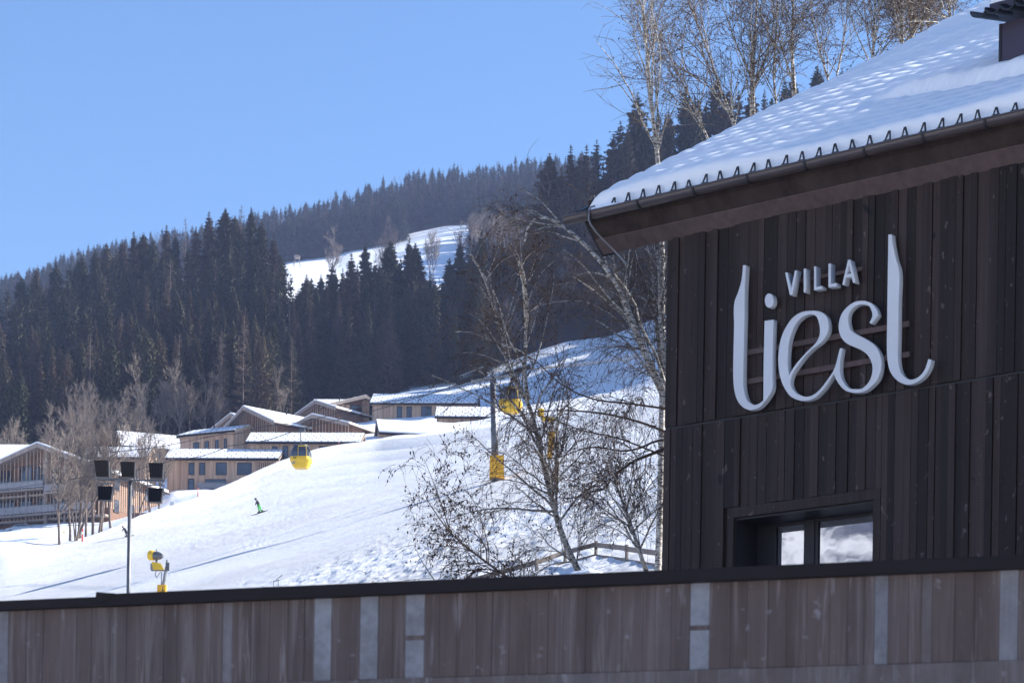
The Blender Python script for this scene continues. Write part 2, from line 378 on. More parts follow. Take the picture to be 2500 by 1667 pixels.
# a rocky snowy range across the valley (the villa's window mirrors it)
def rocky_range():
    n, m = 150, 60; a = np.linspace(-1.35, 1.35, n); r = np.linspace(0, 1, m); A, Rr = np.meshgrid(a, r)
    c = math.atan2(-.31, -.94); rad = 900+900*Rr
    X = np.cos(c+A)*rad; Y = np.sin(c+A)*rad
    prof = 190+120*(1-np.abs(2*vn(A*5+3, A*0, 21)-1))+70*fbm(A*9, A*0+1, 22, 3)
    Z = -5+prof*np.clip(1.15*np.sin(np.clip(Rr, 0, 1)*math.pi*.62), 0, 1)+(1-np.abs(fbm(X*.006, Y*.006, 23, 5)))*70*Rr+30*fbm(X*.02, Y*.02, 24, 4)*Rr
    V = np.stack([X.ravel(), Y.ravel(), Z.ravel()], 1); i, j = np.meshgrid(np.arange(m-1), np.arange(n-1), indexing='ij'); q = (i*n+j).ravel()
    mm = NT('rock_and_snow'); nn = mm.noise(.028, 8, .75, mm.coord((1, 1, .5)), .5)
    mm.col(mm.ramp(nn, [(.46, (.07, .08, .12)), (.56, (.72, .73, .78))])); mm.rough(.8, .1); mm.bump(nn, 1, 5)
    tag(mobj('rocky_mountain', np_mesh('rocky_mountain', V, np.stack([q, q+1, q+n+1, q+n], 1), mm.m, True)), kind='structure')
rocky_range()
def ski_at(px, py):     # the slope point seen at (px, py)
    D = float(slope_D(px, py)); P = at(px, py, D); P[2] = gz(P[0], P[1]); return P

# ------------------------------------------------------------------ villa
vpd = ray(-6200, 2300)[:2]; vpd /= np.linalg.norm(vpd)
VU = np.array([-vpd[0], -vpd[1], 0]); VNn = np.array([VU[1], -VU[0], 0])     # u to the right along the wall, n out of the wall
if VNn[1] > 0: VNn = -VNn
VC = at(1637, 574, 32.0); VC0 = np.array([VC[0], VC[1], 0.0])
def uz(px, py, n=0.0):      # where the ray meets the plane n metres in front of the wall
    d = ray(px, py); t = (n-np.dot(CAM-VC0, VNn))/np.dot(d, VNn); P = CAM+t*d
    return float(np.dot(P-VC0, VU)), float(P[2])
def VP(u, n, z): return VC0+VU*u+VNn*n+np.array([0, 0, z])
VB = -VNn       # into the building / up the roof
villa = empty('villa', VC0, 'dark timber villa with a snow covered roof, right foreground behind the concrete wall', 'house')
def vmb(): return MB(VC0, VU, VB)
U_MAX = 11.0
z_seam = [uz(1637, 1046)[1]]; zs = z_seam[0]
w_ol, w_ot = uz(1780, 1241); w_or, _ = uz(2152.7, 1190.7); i_l, i_t = uz(1794, 1264); i_r, _ = uz(2135, 1221.5)
w_bot = zs-2.35; i_b = w_bot+.12
GUT_Z = uz(1382, 537, .5)[1]
p_top = uz(1437, 552, .36); z_ft = p_top[1]; z_fb = uz(1480, 620, .04)[1]
print('villa', 'seam', zs, 'gutz', GUT_Z, 'ft', z_ft, 'fb', z_fb, 'win', w_ol, w_or, w_ot, i_l, i_r, i_t, 'u box', p_top[0], uz(1480, 620, .04)[0])
# core walls
b = vmb(); th = .02
b.box(0, i_l, 0.02, .5, 0, z_ft+.1); b.box(i_r, U_MAX, .02, .5, 0, z_ft+.1)
b.box(i_l, i_r, .02, .5, 0, i_b); b.box(i_l, i_r, .02, .5, i_t, z_ft+.1)
b.box(.002, .5, .5, 9.5, 0, z_ft+.1)
core = b.build('wall', M['clad'], villa, VC0)
# boards
def boards(z0, z1, seed, name):
    rr = random.Random(seed); b = vmb(); u = -.03
    while u < U_MAX:
        wd = rr.choice([.085, .10, .12, .135, .095, .15]); pr = rr.choice([0, .004, .018, .024]); tone = rr.random()**1.5
        u1 = min(u+wd, U_MAX)
        segs = [(z0, z1)]
        if u1 > w_ol and u < w_or and z0 < w_ot < z1+5: segs = [(w_ot+.004, z1)] if z1 > w_ot else []
        if u1 > w_ol and u < w_or and z0 < w_bot: segs.append((z0, w_bot-.004))
        for (a, c) in segs: b.box(u+.003, u1-.003, -.022-pr, .018, a, c, tone)
        u = u1
    return b.build(name, M['clad'], villa, VC0)
boards(zs+.017, z_fb+.45, 3, 'upper_cladding'); boards(.3, zs-.017, 8, 'lower_cladding')
b = vmb(); b.box(-.03, U_MAX, -.006, .018, zs-.016, zs+.016); b.build('cladding_joint', M['black'], villa, VC0)
b = vmb()       # side cladding round the corner
for k in range(52): b.box(-.045-.008*(k % 3), -.001, .05+k*.18, .05+k*.18+.172, .3, z_ft+.1, rnd.random())
b.build('side_cladding', M['clad'], villa, VC0)
# window
win = vmb(); win.box(w_ol, w_or, -.03, .017, i_t, w_ot, .55); win.box(w_ol, i_l, -.03, .017, w_bot, i_t-.002, .45); win.box(i_r, w_or, -.03, .017, w_bot, i_t-.002, .5)
win.box(i_l+.002, i_r-.002, -.04, .5, w_bot, i_b, .3)
win = win.build('window', M['clad'], villa, VC0)
rec = .52
f = vmb()
f.box(i_l+.001, i_l+.012, .018, rec, i_b, i_t-.002); f.box(i_l+.001, i_r-.001, .018, rec, i_t-.03, i_t-.003)
um = uz(1982, 1290, -rec)[0]; f_top = uz(2060, 1258, -rec)[1]+.05
f.box(i_l, i_r, rec, rec+.04, f_top, i_t-.004); f.box(um-.05, um+.05, rec-.02, rec+.06, i_b, f_top)
f.box(i_l, i_r, rec-.01, rec+.05, f_top-.09, f_top-.001); f.box(um-.11, um-.051, rec-.01, rec+.05, i_b, f_top-.091); f.box(um+.051, um+.1, rec-.005, rec+.05, i_b, f_top-.091)
f.box(i_r-.06, i_r, rec-.01, rec+.05, i_b, f_top-.091); f.box(i_l+.012, i_l+.3, rec-.01, rec+.05, i_b, f_top-.091)
f.build('frame', M['frame'], win, VC0)
for a0, a1 in ((i_l+.31, um-.12), (um+.11, i_r-.065)):
    g = vmb(); g.box(a0, a1, rec+.02, rec+.03, i_b, f_top-.092); g.build('pane', M['villa_glass'], win, VC0)
g = vmb(); g.box(i_l, i_r, rec+.07, rec+.08, i_b, i_t); g.build('curtain', M['black'], win, VC0)
# eaves: soffit boards, fascia end, gutter, brackets
uL = p_top[0]
b = vmb()
def quadstrip(b, u0, u1, n0, z0, n1, z1, th, tone):
    b.hexa([(u0, -n0, z0), (u1, -n0, z0), (u1, -n1, z1), (u0, -n1, z1), (u0, -n0, z0+th), (u1, -n0, z0+th), (u1, -n1, z1+th), (u0, -n1, z1+th)], tone)
zm = z_ft*.52+z_fb*.48; nm = .36*.52+.04*.48
quadstrip(b, uL, U_MAX, .36, z_ft, nm, zm+.004, .04, .3); b2 = vmb(); quadstrip(b2, uL, U_MAX, nm-.002, zm-.012, .028, z_fb, .04, .7); b2.build('soffit_plank', M['batten'], villa, VC0)
b.box(uL, U_MAX, -.375, -.345, z_ft+.002, z_ft+.33, .2)
b.build('soffit', M['beam'], villa, VC0)
b = vmb(); b.hexa([(uL-.03, -.02, z_fb-.02), (uL-.005, -.02, z_fb-.02), (uL-.005, .3, z_fb+.1), (uL-.03, .3, z_fb+.1), (uL-.03, -.42, z_ft+.05), (uL-.005, -.42, z_ft+.05), (uL-.005, .3, z_ft+.45), (uL-.03, .3, z_ft+.45)])
b.build('soffit_end_board', M['black'], villa, VC0)
RP = .565; roof_n = .47; roof_z = GUT_Z+.07
SL = 14.0       # horizontal run of the roof from eave to ridge
def rz(n): return roof_z+(roof_n-n)*RP
uE = uz(1425, 500, .45)[0]
b = vmb(); z = rz
b.hexa([(uE, -roof_n, z(roof_n)-.13), (U_MAX, -roof_n, z(roof_n)-.13), (U_MAX, SL, z(-SL)-.13), (uE, SL, z(-SL)-.13), (uE, -roof_n, z(roof_n)-.03), (U_MAX, -roof_n, z(roof_n)-.03), (U_MAX, SL, z(-SL)-.03), (uE, SL, z(-SL)-.03)])
roof = b.build('roof', M['tile'], villa, VC0)
b = vmb()      # black verge board climbing beside the snow
b.hexa([(uE-.09, -roof_n-.02, z(roof_n)-.1), (uE+.03, -roof_n-.02, z(roof_n)-.1), (uE+.03, SL, z(-SL)-.1), (uE-.09, SL, z(-SL)-.1), (uE-.09, -roof_n-.02, z(roof_n)+.02), (uE+.03, -roof_n-.02, z(roof_n)+.02), (uE+.03, SL, z(-SL)+.02), (uE-.09, SL, z(-SL)+.02)])
b.build('verge_board', M['black'], villa, VC0)
# gutter: half round with bead
uG0 = uz(1384, 540, .52)[0]
def halfpipe(b, u0, u1, nc, zc, r, t=.004, a0=180, a1=360, seg=14, tone=.5):
    A = [R(a0+(a1-a0)*k/seg) for k in range(seg+1)]
    for k in range(seg):
        p = []
        for uu in (u0, u1):
            for rr_ in (r, r-t):
                for a in (A[k], A[k+1]): p.append((uu, -(nc+rr_*math.cos(a)), zc+rr_*math.sin(a)))
        o0, o1, i0, i1, q0, q1, j0, j1 = p
        b.poly([o0, o1, q1, q0], tone); b.poly([i0, i1, j1, j0], tone); b.poly([o0, o1, i1, i0], tone); b.poly([q0, q1, j1, j0], tone)
GR = .082; GN = .53; GZ = GUT_Z
b = vmb(); halfpipe(b, uG0, U_MAX, GN, GZ, GR, .005)
b.bar((uG0, -GN-GR, GZ), (U_MAX, -GN-GR, GZ), .013, .5, sides=8, world=False)
for da in (215, 300): b.bar((uG0, -(GN-(GR-.001)*math.cos(R(da))), GZ+(GR)*math.sin(R(da))), (U_MAX, -(GN-(GR-.001)*math.cos(R(da))), GZ+GR*math.sin(R(da))), .006, .5, sides=6, world=False)
cap = [(uG0+.003, -(GN+GR*math.cos(R(180+a))), GZ+GR*math.sin(R(180+a))) for a in range(0, 181, 15)]; b.poly(cap)
gut = b.build('gutter', M['gutter'], villa, VC0, smooth=False)
for px in (1433, 1552, 1688, 1820, 1960, 2105, 2248, 2400):
    uu = uz(px, HOR-1870-.2*(px-1382), GN+GR)[0]
    b = vmb(); halfpipe(b, uu, uu+.03, GN, GZ, GR+.016, .012); b.build('bracket', M['black'], gut, VC0)
# snow guards
b_u0 = uz(1505, 470, .40)[0]; b_u1 = uz(2485, 256, .40)[0]
for k in range(25):
    uu = b_u0+(b_u1-b_u0)*k/24; b = vmb(); n_ = .478; zz = rz(n_)+.005; hgt = .112 if k not in (0, 5, 23, 24) else .09; lean = .02*rnd.uniform(-1, 1)
    for s_ in (-1, 1): b.bar((uu+s_*.042, -n_, zz-.03), (uu+s_*.006+lean, -n_+.02, zz+hgt), .0125, .3, sides=4, world=False)
    b.bar((uu-.05, -n_, zz-.004), (uu+.05, -n_, zz-.004), .012, .3, world=False)
    b.build('snow_guard', M['black'], villa, VC0)
# roof snow as a thick sheet with ripples over the tile courses
ch_u, ch_s = None, None
def roof_hit(px, py, off=.12):
    d = ray(px, py); nrm = np.array([VB[0]*-RP, VB[1]*-RP, 1.0]); P0 = VP(0, roof_n, roof_z+off)
    t = np.dot(P0-CAM, nrm)/np.dot(d, nrm); P = CAM+t*d; return float(np.dot(P-VC0, VU)), float(np.dot(P-VC0, VB))
ch_u, ch_b = roof_hit(2440, 195); st_u, st_b = roof_hit(2215, 232)
print('roof: chimney', ch_u, ch_b, 'step', st_u, st_b, 'verge sil', [tuple(round(q, 1) for q in proj(VP(uE, roof_n-s, rz(roof_n-s)+.3))) for s in (0, 1, 3, 6, 9, 12, 14)])
def snow_sheet():
    us = np.arange(uE+.02, U_MAX, .045); ss = np.concatenate([np.linspace(0, .3, 12), np.arange(.34, SL+roof_n, .05)])
    U, Sg = np.meshgrid(us, ss); 
    es_ = np.clip((Sg-.11-.03*fbm(U*2, U*0, 39, 2))/.13, 0, 1); edge = .05+.95*np.sqrt(es_*(2-es_)); left = 1-np.exp(-(U-uE)/.1)
    T = (.19+.05*fbm(U*.5, Sg*.5, 31, 3)+.03*np.sin(U*1.1+1))*edge*left
    ph = Sg/.36+.35*fbm(U*.7, Sg*.4, 33, 3)
    rip = .044*(np.abs(np.sin(math.pi*ph))-.5)+.012*np.sin(2*math.pi*ph+1.3)*vn(U*1.5, Sg, 35)
    wave = .006*np.sin(U*2*math.pi/.3+2*fbm(U*.3, Sg*.3, 36, 2))
    T = T+(rip+wave)*np.clip(Sg/.5, 0, 1)*left+.014*fbm(U*4, Sg*4, 34, 3)*edge*left
    # the upper sheet has slid to leave a lip beside the chimney
    sb = Sg-roof_n; lip = (U > st_u-.6); line = st_b+(ch_b-st_b)*np.clip((U-st_u)/(ch_u-st_u), 0, 1.6)+.05*np.sin(U*3)
    T = np.where(lip, T+np.clip((U-st_u+.6)/.8, 0, 1)*(np.where(sb > line, .14*np.clip((sb-line)/.05, 0, 1), 0)-.13*np.exp(-((sb-line+.06)/.09)**2)), T)
    T = np.maximum(T, .004)

    eave = roof_n+.02+.01*fbm(us*2, us*0, 37, 2)
    n_ = eave[None, :]-Sg; Z = roof_z+(roof_n-n_)*RP
    nx = RP/math.hypot(1, RP); nz = 1/math.hypot(1, RP)
    B = -n_-T*nx; Z = Z-.028+T*nz
    V = VC0[None, None, :]+U[..., None]*VU+B[..., None]*VB+Z[..., None]*np.array([0, 0, 1]); V0 = V.reshape(-1, 3)-VC0
    m, n = U.shape; i, j = np.meshgrid(np.arange(m-1), np.arange(n-1), indexing='ij'); a = (i*n+j).ravel(); Q = np.stack([a, a+1, a+n+1, a+n], 1)
    o = mobj('roof_snow', np_mesh('roof_snow', V0, Q, M['roof_snow'], True), villa); return o
snow_sheet()
# blob of snow on the gutter's end
b = vmb(); us = np.linspace(uE+.1, b_u0+.22, 20)
for k in range(19):
    for j in range(8):
        def sp(uu, t): 
            ww = math.sin(math.pi*min(max((uu-us[0])/(us[-1]-us[0]), 0), 1))**.5; a = math.pi*t
            return (uu, -(GN-.03+.075*ww*math.cos(a)), GZ+.0+.085*ww*math.sin(a))
        b.poly([sp(us[k], j/8), sp(us[k+1], j/8), sp(us[k+1], (j+1)/8), sp(us[k], (j+1)/8)])
b.build('gutter_snow', M['roof_snow'], villa, VC0, True)
b = vmb(); b.box(uE+.2, U_MAX, -(GN+.05), -(GN-.06), GZ-.04, GZ-.012); b.build('gutter_snow', M['roof_snow'], villa, VC0)
# hanging cable at the gutter's end
pts = [(1452, 503, .46), (1442, 506, .56), (1438, 520, .625), (1437, 536, .632), (1442, 548, .60), (1458, 570, .45), (1475, 588, .34), (1500, 612, .2), (1530, 645, .1)]
b = MB(); b.tube([VP(*(lambda q: (q[0], n_, q[1]))(uz(px, py, n_))) for px, py, n_ in pts], .012, 6); b.build('heating_cable', M['rope'], villa, VC0)
# dormer / chimney block with scalloped tiles
chm = empty('chimney_root', VC0, 'x', 'y') if False else None
zc0 = rz(-ch_b)-.1; zc1 = uz(2440, 60, -ch_b)[1]
b = vmb(); b.box(ch_u, ch_u+2.2, ch_b, ch_b+1.6, zc0, zc1); 
chim = b.build('chimney', M['purple'], villa, VC0)
b = vmb(); b.box(ch_u-.012, ch_u+2.2, ch_b-.012, ch_b-.001, zc0+(zc1-zc0)*.27, zc0+(zc1-zc0)*.275+.01); b.box(ch_u-.01, ch_u+.02, ch_b-.014, ch_b-.0125, zc0, zc1); b.build('seam', M['black'], chim, VC0)
for k in range(9):
    uu = ch_u-.16+k*.2; b = vmb(); 
    A = [R(a) for a in range(180, 361, 15)]
    for q in range(12):
        def cp(a, bb, r): return (uu+r*math.cos(a), bb, zc1+.14+r*.9*math.sin(a)+(bb-ch_b+.25)*.25)
        for (r) in (.115, .095): b.poly([cp(A[q], ch_b-.28, r), cp(A[q+1], ch_b-.28, r), cp(A[q+1], ch_b+1.9, r), cp(A[q], ch_b+1.9, r)])
        b.poly([cp(A[q], ch_b-.28, .115), cp(A[q+1], ch_b-.28, .115), cp(A[q+1], ch_b-.28, .095), cp(A[q], ch_b-.28, .095)])
    b.build('tile', M['black'], chim, VC0, True)
b = vmb(); b.box(ch_u-.1, ch_u+2.2, ch_b-.1, ch_b+1.8, zc1+.15, zc1+.24); b.build('chimney_cap', M['purple'], chim, VC0)
b = vmb(); b.box(ch_u-.12, ch_u+2.2, ch_b-.02, ch_b+1.8, zc1+.24, zc1+.36); b.build('chimney_snow', M['roof_snow'], chim, VC0)

# ------------------------------------------------------------------ the sign
sign = empty('sign', VP(2.2, .15, zs+1), 'raised pale lettering reading VILLA liesl on brown battens on the dark timber wall', 'sign')
SO = VP(2.2, .15, zs+1)
def smooth_loop(P, n=5, thr=42):
    P = [np.array(p, float) for p in P]; N = len(P); out = []
    corner = []
    for i in range(N):
        a = P[i]-P[i-1]; c = P[(i+1) % N]-P[i]; ang = math.degrees(math.acos(np.clip(np.dot(a, c)/(np.linalg.norm(a)*np.linalg.norm(c)+1e-9), -1, 1))); corner.append(ang > thr)
    for i in range(N):
        p0, p1, p2, p3 = P[i-1], P[i], P[(i+1) % N], P[(i+2) % N]
        L = np.linalg.norm(p2-p1)
        def unit(v): return v/(np.linalg.norm(v)+1e-9)
        m1 = (p2-p1) if corner[i] else unit(unit(p1-p0)+unit(p2-p1))*L
        m2 = (p2-p1) if corner[(i+1) % N] else unit(unit(p2-p1)+unit(p3-p2))*L
        for k in range(n):
            t = k/n; out.append((2*t**3-3*t*t+1)*p1+(t**3-2*t*t+t)*m1+(-2*t**3+3*t*t)*p2+(t**3-t*t)*m2)
    return out
def letter(name, loops, org, sc, nf, depth, smooth=True):
    cu = bpy.data.curves.new('tmp', 'CURVE'); cu.dimensions = '2D'; cu.fill_mode = 'BOTH'; cu.extrude = depth/2; cu.bevel_depth = .002; cu.bevel_resolution = 1; cu.offset = -.002
    for L in loops:
        if smooth: L = smooth_loop(L)
        sp = cu.splines.new('POLY'); sp.points.add(len(L)-1); sp.use_cyclic_u = True
        for k, (x, y) in enumerate(L):
            a, z_ = uz(org[0]+x/sc, org[1]+y/sc, nf); sp.points[k].co = (a, z_, 0, 1)
    ob = bpy.data.objects.new('tmp', cu); C.objects.link(ob); dg = bpy.context.evaluated_depsgraph_get(); me = bpy.data.meshes.new_from_object(ob.evaluated_get(dg)); bpy.data.objects.remove(ob)
    for v in me.vertices:
        a, z_, d = v.co; v.co = Vector(VP(a, nf-depth/2+d, z_)-SO)
    me.name = name; me.materials.clear(); me.materials.append(M['letter']); me.update()
    return mobj(name, me, sign)
r1 = (1780, 620); r2 = (2000, 560); s4 = 3.92
letter('letter', [[(133, 108), (163, 108), (156, 230), (150, 350), (147, 600), (140, 900), (136, 1150), (137, 1260), (150, 1340), (180, 1410), (235, 1445), (280, 1435), (328, 1400), (330, 1100), (336, 800), (340, 640), (425, 628), (418, 900), (415, 1180), (412, 1295), (375, 1365), (330, 1425), (275, 1475), (200, 1492), (140, 1470), (85, 1410), (52, 1310), (40, 1180), (42, 950), (48, 700), (52, 460), (85, 370), (115, 270), (128, 180)]], r1, s4, .17, .085)
letter('letter_dot', [[(384+42*math.cos(a*math.pi/8), 446+68*math.sin(a*math.pi/8)) for a in range(16)]], r1, s4, .17, .085)
letter('letter', [[(790, 543), (840, 545), (880, 555), (930, 600), (950, 660), (948, 730), (925, 790), (880, 845), (800, 905), (720, 985), (650, 1080), (605, 1150), (588, 1220), (592, 1260), (620, 1310), (680, 1350), (740, 1365), (800, 1350), (860, 1305), (930, 1220), (1000, 1118), (1008, 1135), (940, 1245), (880, 1320), (820, 1375), (750, 1402), (680, 1400), (600, 1370), (540, 1300), (490, 1180), (472, 1060), (475, 930), (500, 800), (550, 690), (620, 600), (700, 555)],
                  [(770, 578), (700, 605), (640, 665), (600, 750), (572, 850), (562, 950), (560, 1050), (566, 1110), (575, 1165), (605, 1105), (660, 1030), (750, 930), (830, 850), (862, 790), (870, 730), (860, 660), (840, 605), (815, 582)]], r1, s4, .17, .085)
letter('letter', [[(198, 1137), (175, 1230), (150, 1320), (136, 1352), (155, 1420), (190, 1480), (250, 1540), (340, 1562), (430, 1550), (500, 1500), (560, 1430), (590, 1330), (592, 1250), (570, 1170), (520, 1100), (440, 1045), (350, 1000), (300, 960), (280, 900), (275, 850), (290, 790), (330, 745), (380, 720), (440, 720), (480, 735), (500, 775), (508, 830), (482, 893), (500, 905), (565, 818), (545, 760), (510, 715), (460, 690), (410, 683), (340, 695), (260, 750), (210, 820), (188, 900), (190, 970), (215, 1040), (270, 1095), (350, 1130), (420, 1165), (470, 1210), (500, 1270), (510, 1340), (495, 1420), (460, 1480), (410, 1520), (350, 1528), (280, 1515), (235, 1465), (205, 1400), (198, 1320), (205, 1230), (222, 1137)]], r2, s4, .1695, .085)
letter('letter', [[(662, 50), (695, 50), (700, 110), (715, 200), (735, 290), (762, 375), (760, 700), (758, 1000), (758, 1280), (775, 1350), (810, 1405), (860, 1435), (915, 1430), (970, 1395), (1010, 1340), (1045, 1240), (1072, 1245), (1065, 1290), (1030, 1370), (960, 1445), (870, 1482), (800, 1475), (730, 1430), (680, 1360), (655, 1260), (648, 1150), (650, 900), (655, 500), (660, 200)]], r2, s4, .17, .085)
r3 = (1900, 620); s3 = 10.69
for L in ([[(180, 490), (240, 482), (340, 900), (435, 432), (492, 428), (368, 1072), (303, 1072)]], [[(665, 387), (725, 380), (725, 998), (665, 1002)]], [[(935, 330), (990, 325), (990, 860), (1140, 835), (1140, 915), (935, 945)]],
          [[(1310, 255), (1373, 248), (1370, 780), (1520, 755), (1520, 845), (1310, 876)]], [[(1820, 155), (1880, 148), (2012, 742), (1950, 750), (1915, 598), (1765, 622), (1730, 797), (1670, 803)], [(1850, 290), (1900, 512), (1788, 532)]]):
    letter('letter', L, r3, s3, .19, .105, False)
for (x0, y0, x1, y1, n_, h_) in ((1826, 862, 2219, 787.5, .085, .066), (1826, 934, 2219, 861, .085, .066), (1945, 689, 2105, 652.5, .085, .045)):
    a0, za = uz(x0, y0, n_); a1, zb_ = uz(x1, y1, n_); zz = (za+zb_)/2
    b = vmb(); b.box(a0, a1, -n_, -.05, zz-h_/2, zz+h_/2); b.build('batten', M['batten'], sign, SO)

# ------------------------------------------------------------------ concrete garden wall in the foreground
fd = ray(-16000, 2350)[:2]; fd /= np.linalg.norm(fd); FU = np.array([-fd[0], -fd[1], 0.0]); FN = np.array([FU[1], -FU[0], 0.0]); FN = FN if FN[1] < 0 else -FN
FC = at(1250, 1411, 12.0); FC0 = np.array([FC[0], FC[1], 0.0]); ztop = FC[2]
def fu(px, py, n=0.0):
    d = ray(px, py); t = (n-np.dot(CAM-FC0, FN))/np.dot(d, FN); P = CAM+t*d; return float(np.dot(P-FC0, FU)), float(P[2])
wall = empty('garden_wall', FC0, 'board marked concrete retaining wall with a black metal coping across the foreground', 'wall')
_, zcap = fu(1250, 1438.5, 0.03); _, zled = fu(1900, 1628)
def conc_mat():
    m = NT('board_marked_concrete'); t = m.attr()
    dark = m.ramp(m.noise(1.3, 6, .65, m.coord((5, 5, .5)), .4), [(.3, (.072, .052, .047)), (.7, (.14, .105, .096))])
    st = m.noise(2.2, 6, .62, m.coord((5.5, 5.5, .55)), 1.2)
    c = m.mix(m.ramp(st, [(.60, (0, 0, 0)), (.70, (.75, .75, .75))]), dark, (.25, .22, .225))
    stv = m.noise(1.6, 5, .7, m.coord((9, 9, .35)), .8); c = m.mix(m.ramp(stv, [(.52, (0, 0, 0)), (.64, (.6, .6, .6))]), c, (.20, .17, .165))
    pale = m.ramp(m.noise(4, 8, .75), [(.3, (.14, .135, .15)), (.62, (.29, .295, .32))])
    t = m.math('MULTIPLY', t, m.math('ADD', .72, m.math('MULTIPLY', m.noise(6, 6, .7), .5)))
    tt = m.ramp(t, [(.0, (0, 0, 0)), (.5, (.10, .10, .10)), (.62, (.25, .25, .25)), (.95, (.95, .95, .95))])
    c = m.mix(tt, c, pale)
    c = m.mix(m.ramp(m.noise(13, 2), [(.68, (0, 0, 0)), (.76, (.7, .7, .7))]), c, (.25, .23, .25))
    m.col(c); m.rough(.85, .2); m.bump(m.noise(8, 7, .7, m.coord((1, 1, .3))), .5, .01); return m.m
M['conc'] = conc_mat()
b = MB(FC0, FU, -FN); u_ = -7.0; rr = random.Random(4); b.box(-7, 7, .004, .22, -.5, zcap+.02, .1)
pal = [(-8, 22, .8), (545, 568, .72), (768, 810, .97), (880, 924, .97), (990, 1037, .97), (1685, 1733, .97), (2135, 2168, .9), (2440, 2486, .8), (2250, 2276, .6), (270, 310, .5), (1600, 1640, .45)]
edges = sorted(set([round(fu(a, 1500)[0], 3) for p in pal for a in p[:2]]))
while u_ < 7:
    wd = rr.uniform(.075, .11); u1 = u_+wd
    nx = [e for e in edges if u_+.015 < e < u1+.03]
    if nx: u1 = nx[0]
    mid = (u_+u1)/2; tone = rr.uniform(0, .3); gap = None
    for a0, a1, tn in pal:
        if fu(a0, 1500)[0] <= mid <= fu(a1, 1500)[0]: tone = tn; gap = (990, 1685).__contains__(a0)
    pr = rr.uniform(0, .004)
    if gap:
        zg = fu(1010 if mid < 0 else 1700, 1556 if mid < 0 else 1532)[1]
        b.box(u_+.001, u1-.001, -pr, .003, zled, zg-.012, tone); b.box(u_+.001, u1-.001, -pr, .003, zg-.012, zg+.012, .1); b.box(u_+.001, u1-.001, -pr, .003, zg+.012, zcap+.01, tone)
    else: b.box(u_+.001, u1-.001, -pr, .003, zled, zcap+.01, tone)
    u_ = u1
b.build('wall_face', M['conc'], wall, FC0)
b = MB(FC0, FU, -FN); u_ = -7.0
while u_ < 7:
    u1 = u_+rr.uniform(.1, .16); b.box(u_, u1, -.012-rr.uniform(0, .002), .003, -.4, zled-.002+rr.uniform(-.002, .001), .58+rr.uniform(-.03, .03)); u_ = u1
b.build('plinth', M['conc'], wall, FC0)
b = MB(FC0, FU, -FN); uj = fu(252, 1480)[0]
b.box(-7, uj, -.05, .27, zcap, ztop-.012); b.box(uj, 7, -.052, .272, zcap-.001, ztop)
cp_ = b.build('coping', M['darkmetal'], wall, FC0)
b = MB(FC0, FU, -FN); b.hexa([(uj-.02, -.056, zcap+.005), (uj+.004, -.056, zcap+.005), (uj+.004, .1, zcap+.005), (uj-.02, .1, zcap+.005), (uj-.012, -.056, ztop+.012), (uj+.1, -.054, ztop+.001), (uj+.1, .1, ztop+.001), (uj-.012, .1, ztop+.012)]); b.build('coping_joint', M['darkmetal'], wall, FC0)
# ------------------------------------------------------------------ plants: generators
def unit_rows(a): return a/(np.linalg.norm(a, axis=-1, keepdims=True)+1e-9)
def tubes_np(P, Rr, sides):
    """P (M,N,3) centre lines, Rr (M,N) radii -> vertices, quads"""
    M_, N_ = P.shape[:2]; T = np.zeros_like(P); T[:, 1:-1] = P[:, 2:]-P[:, :-2]; T[:, 0] = P[:, 1]-P[:, 0]; T[:, -1] = P[:, -1]-P[:, -2]
    T = unit_rows(T); ref = np.zeros_like(T); ref[..., 0] = 1; al = np.abs(T[..., 0]) > .85; ref[al] = (0, 1, 0)
    A = unit_rows(np.cross(T, ref)); B = np.cross(T, A); th = 2*np.pi*np.arange(sides)/sides
    V = P[:, :, None, :]+Rr[:, :, None, None]*(np.cos(th)[None, None, :, None]*A[:, :, None, :]+np.sin(th)[None, None, :, None]*B[:, :, None, :])
    idx = np.arange(M_*N_*sides).reshape(M_, N_, sides); a = idx[:, :-1]; b = idx[:, 1:]
    Q = np.stack([a, np.roll(a, -1, 2), np.roll(b, -1, 2), b], -1).reshape(-1, 4)
    return V.reshape(-1, 3), Q
def merge(parts):
    Vs, Qs, o = [], [], 0
    for V, Q in parts: Vs.append(V); Qs.append(Q+o); o += len(V)
    return np.concatenate(Vs), np.concatenate(Qs)
def grow(st, d, L, N, wander, trop, g, trop_end=None):
    M_ = len(st); P = np.zeros((M_, N, 3)); P[:, 0] = st; d = unit_rows(d)
    for k in range(1, N):
        tr = trop if trop_end is None else trop+(trop_end-trop)*k/(N-1)
        d = unit_rows(d+g.normal(0, wander, (M_, 3))+np.array([0, 0, tr])); P[:, k] = P[:, k-1]+d*(L/(N-1))[:, None]
    return P
def spawn(P, Rr, M_, t0, t1, ang, angsd, g, wlen=None, up=0.0):
    """M_ side shoots from random places on the lines P"""
    n, N = P.shape[:2]; seg = np.linalg.norm(P[:, 1:]-P[:, :-1], axis=2).sum(1); w_ = seg if wlen is None else wlen; w_ = w_/w_.sum()
    i = g.choice(n, M_, p=w_); t = t0+(t1-t0)*g.random(M_); x = t*(N-1); k = np.minimum(x.astype(int), N-2); f = (x-k)[:, None]
    st = P[i, k]*(1-f)+P[i, k+1]*f; T = unit_rows(P[i, k+1]-P[i, k]); rad = Rr[i, k]*(1-f[:, 0])+Rr[i, k+1]*f[:, 0]
    q = g.normal(0, 1, (M_, 3)); q = unit_rows(q-(q*T).sum(1, keepdims=True)*T); a = np.radians(g.normal(ang, angsd, M_))[:, None]
    return st, unit_rows(np.cos(a)*T+np.sin(a)*q+np.array([0, 0, up])), t, rad, i
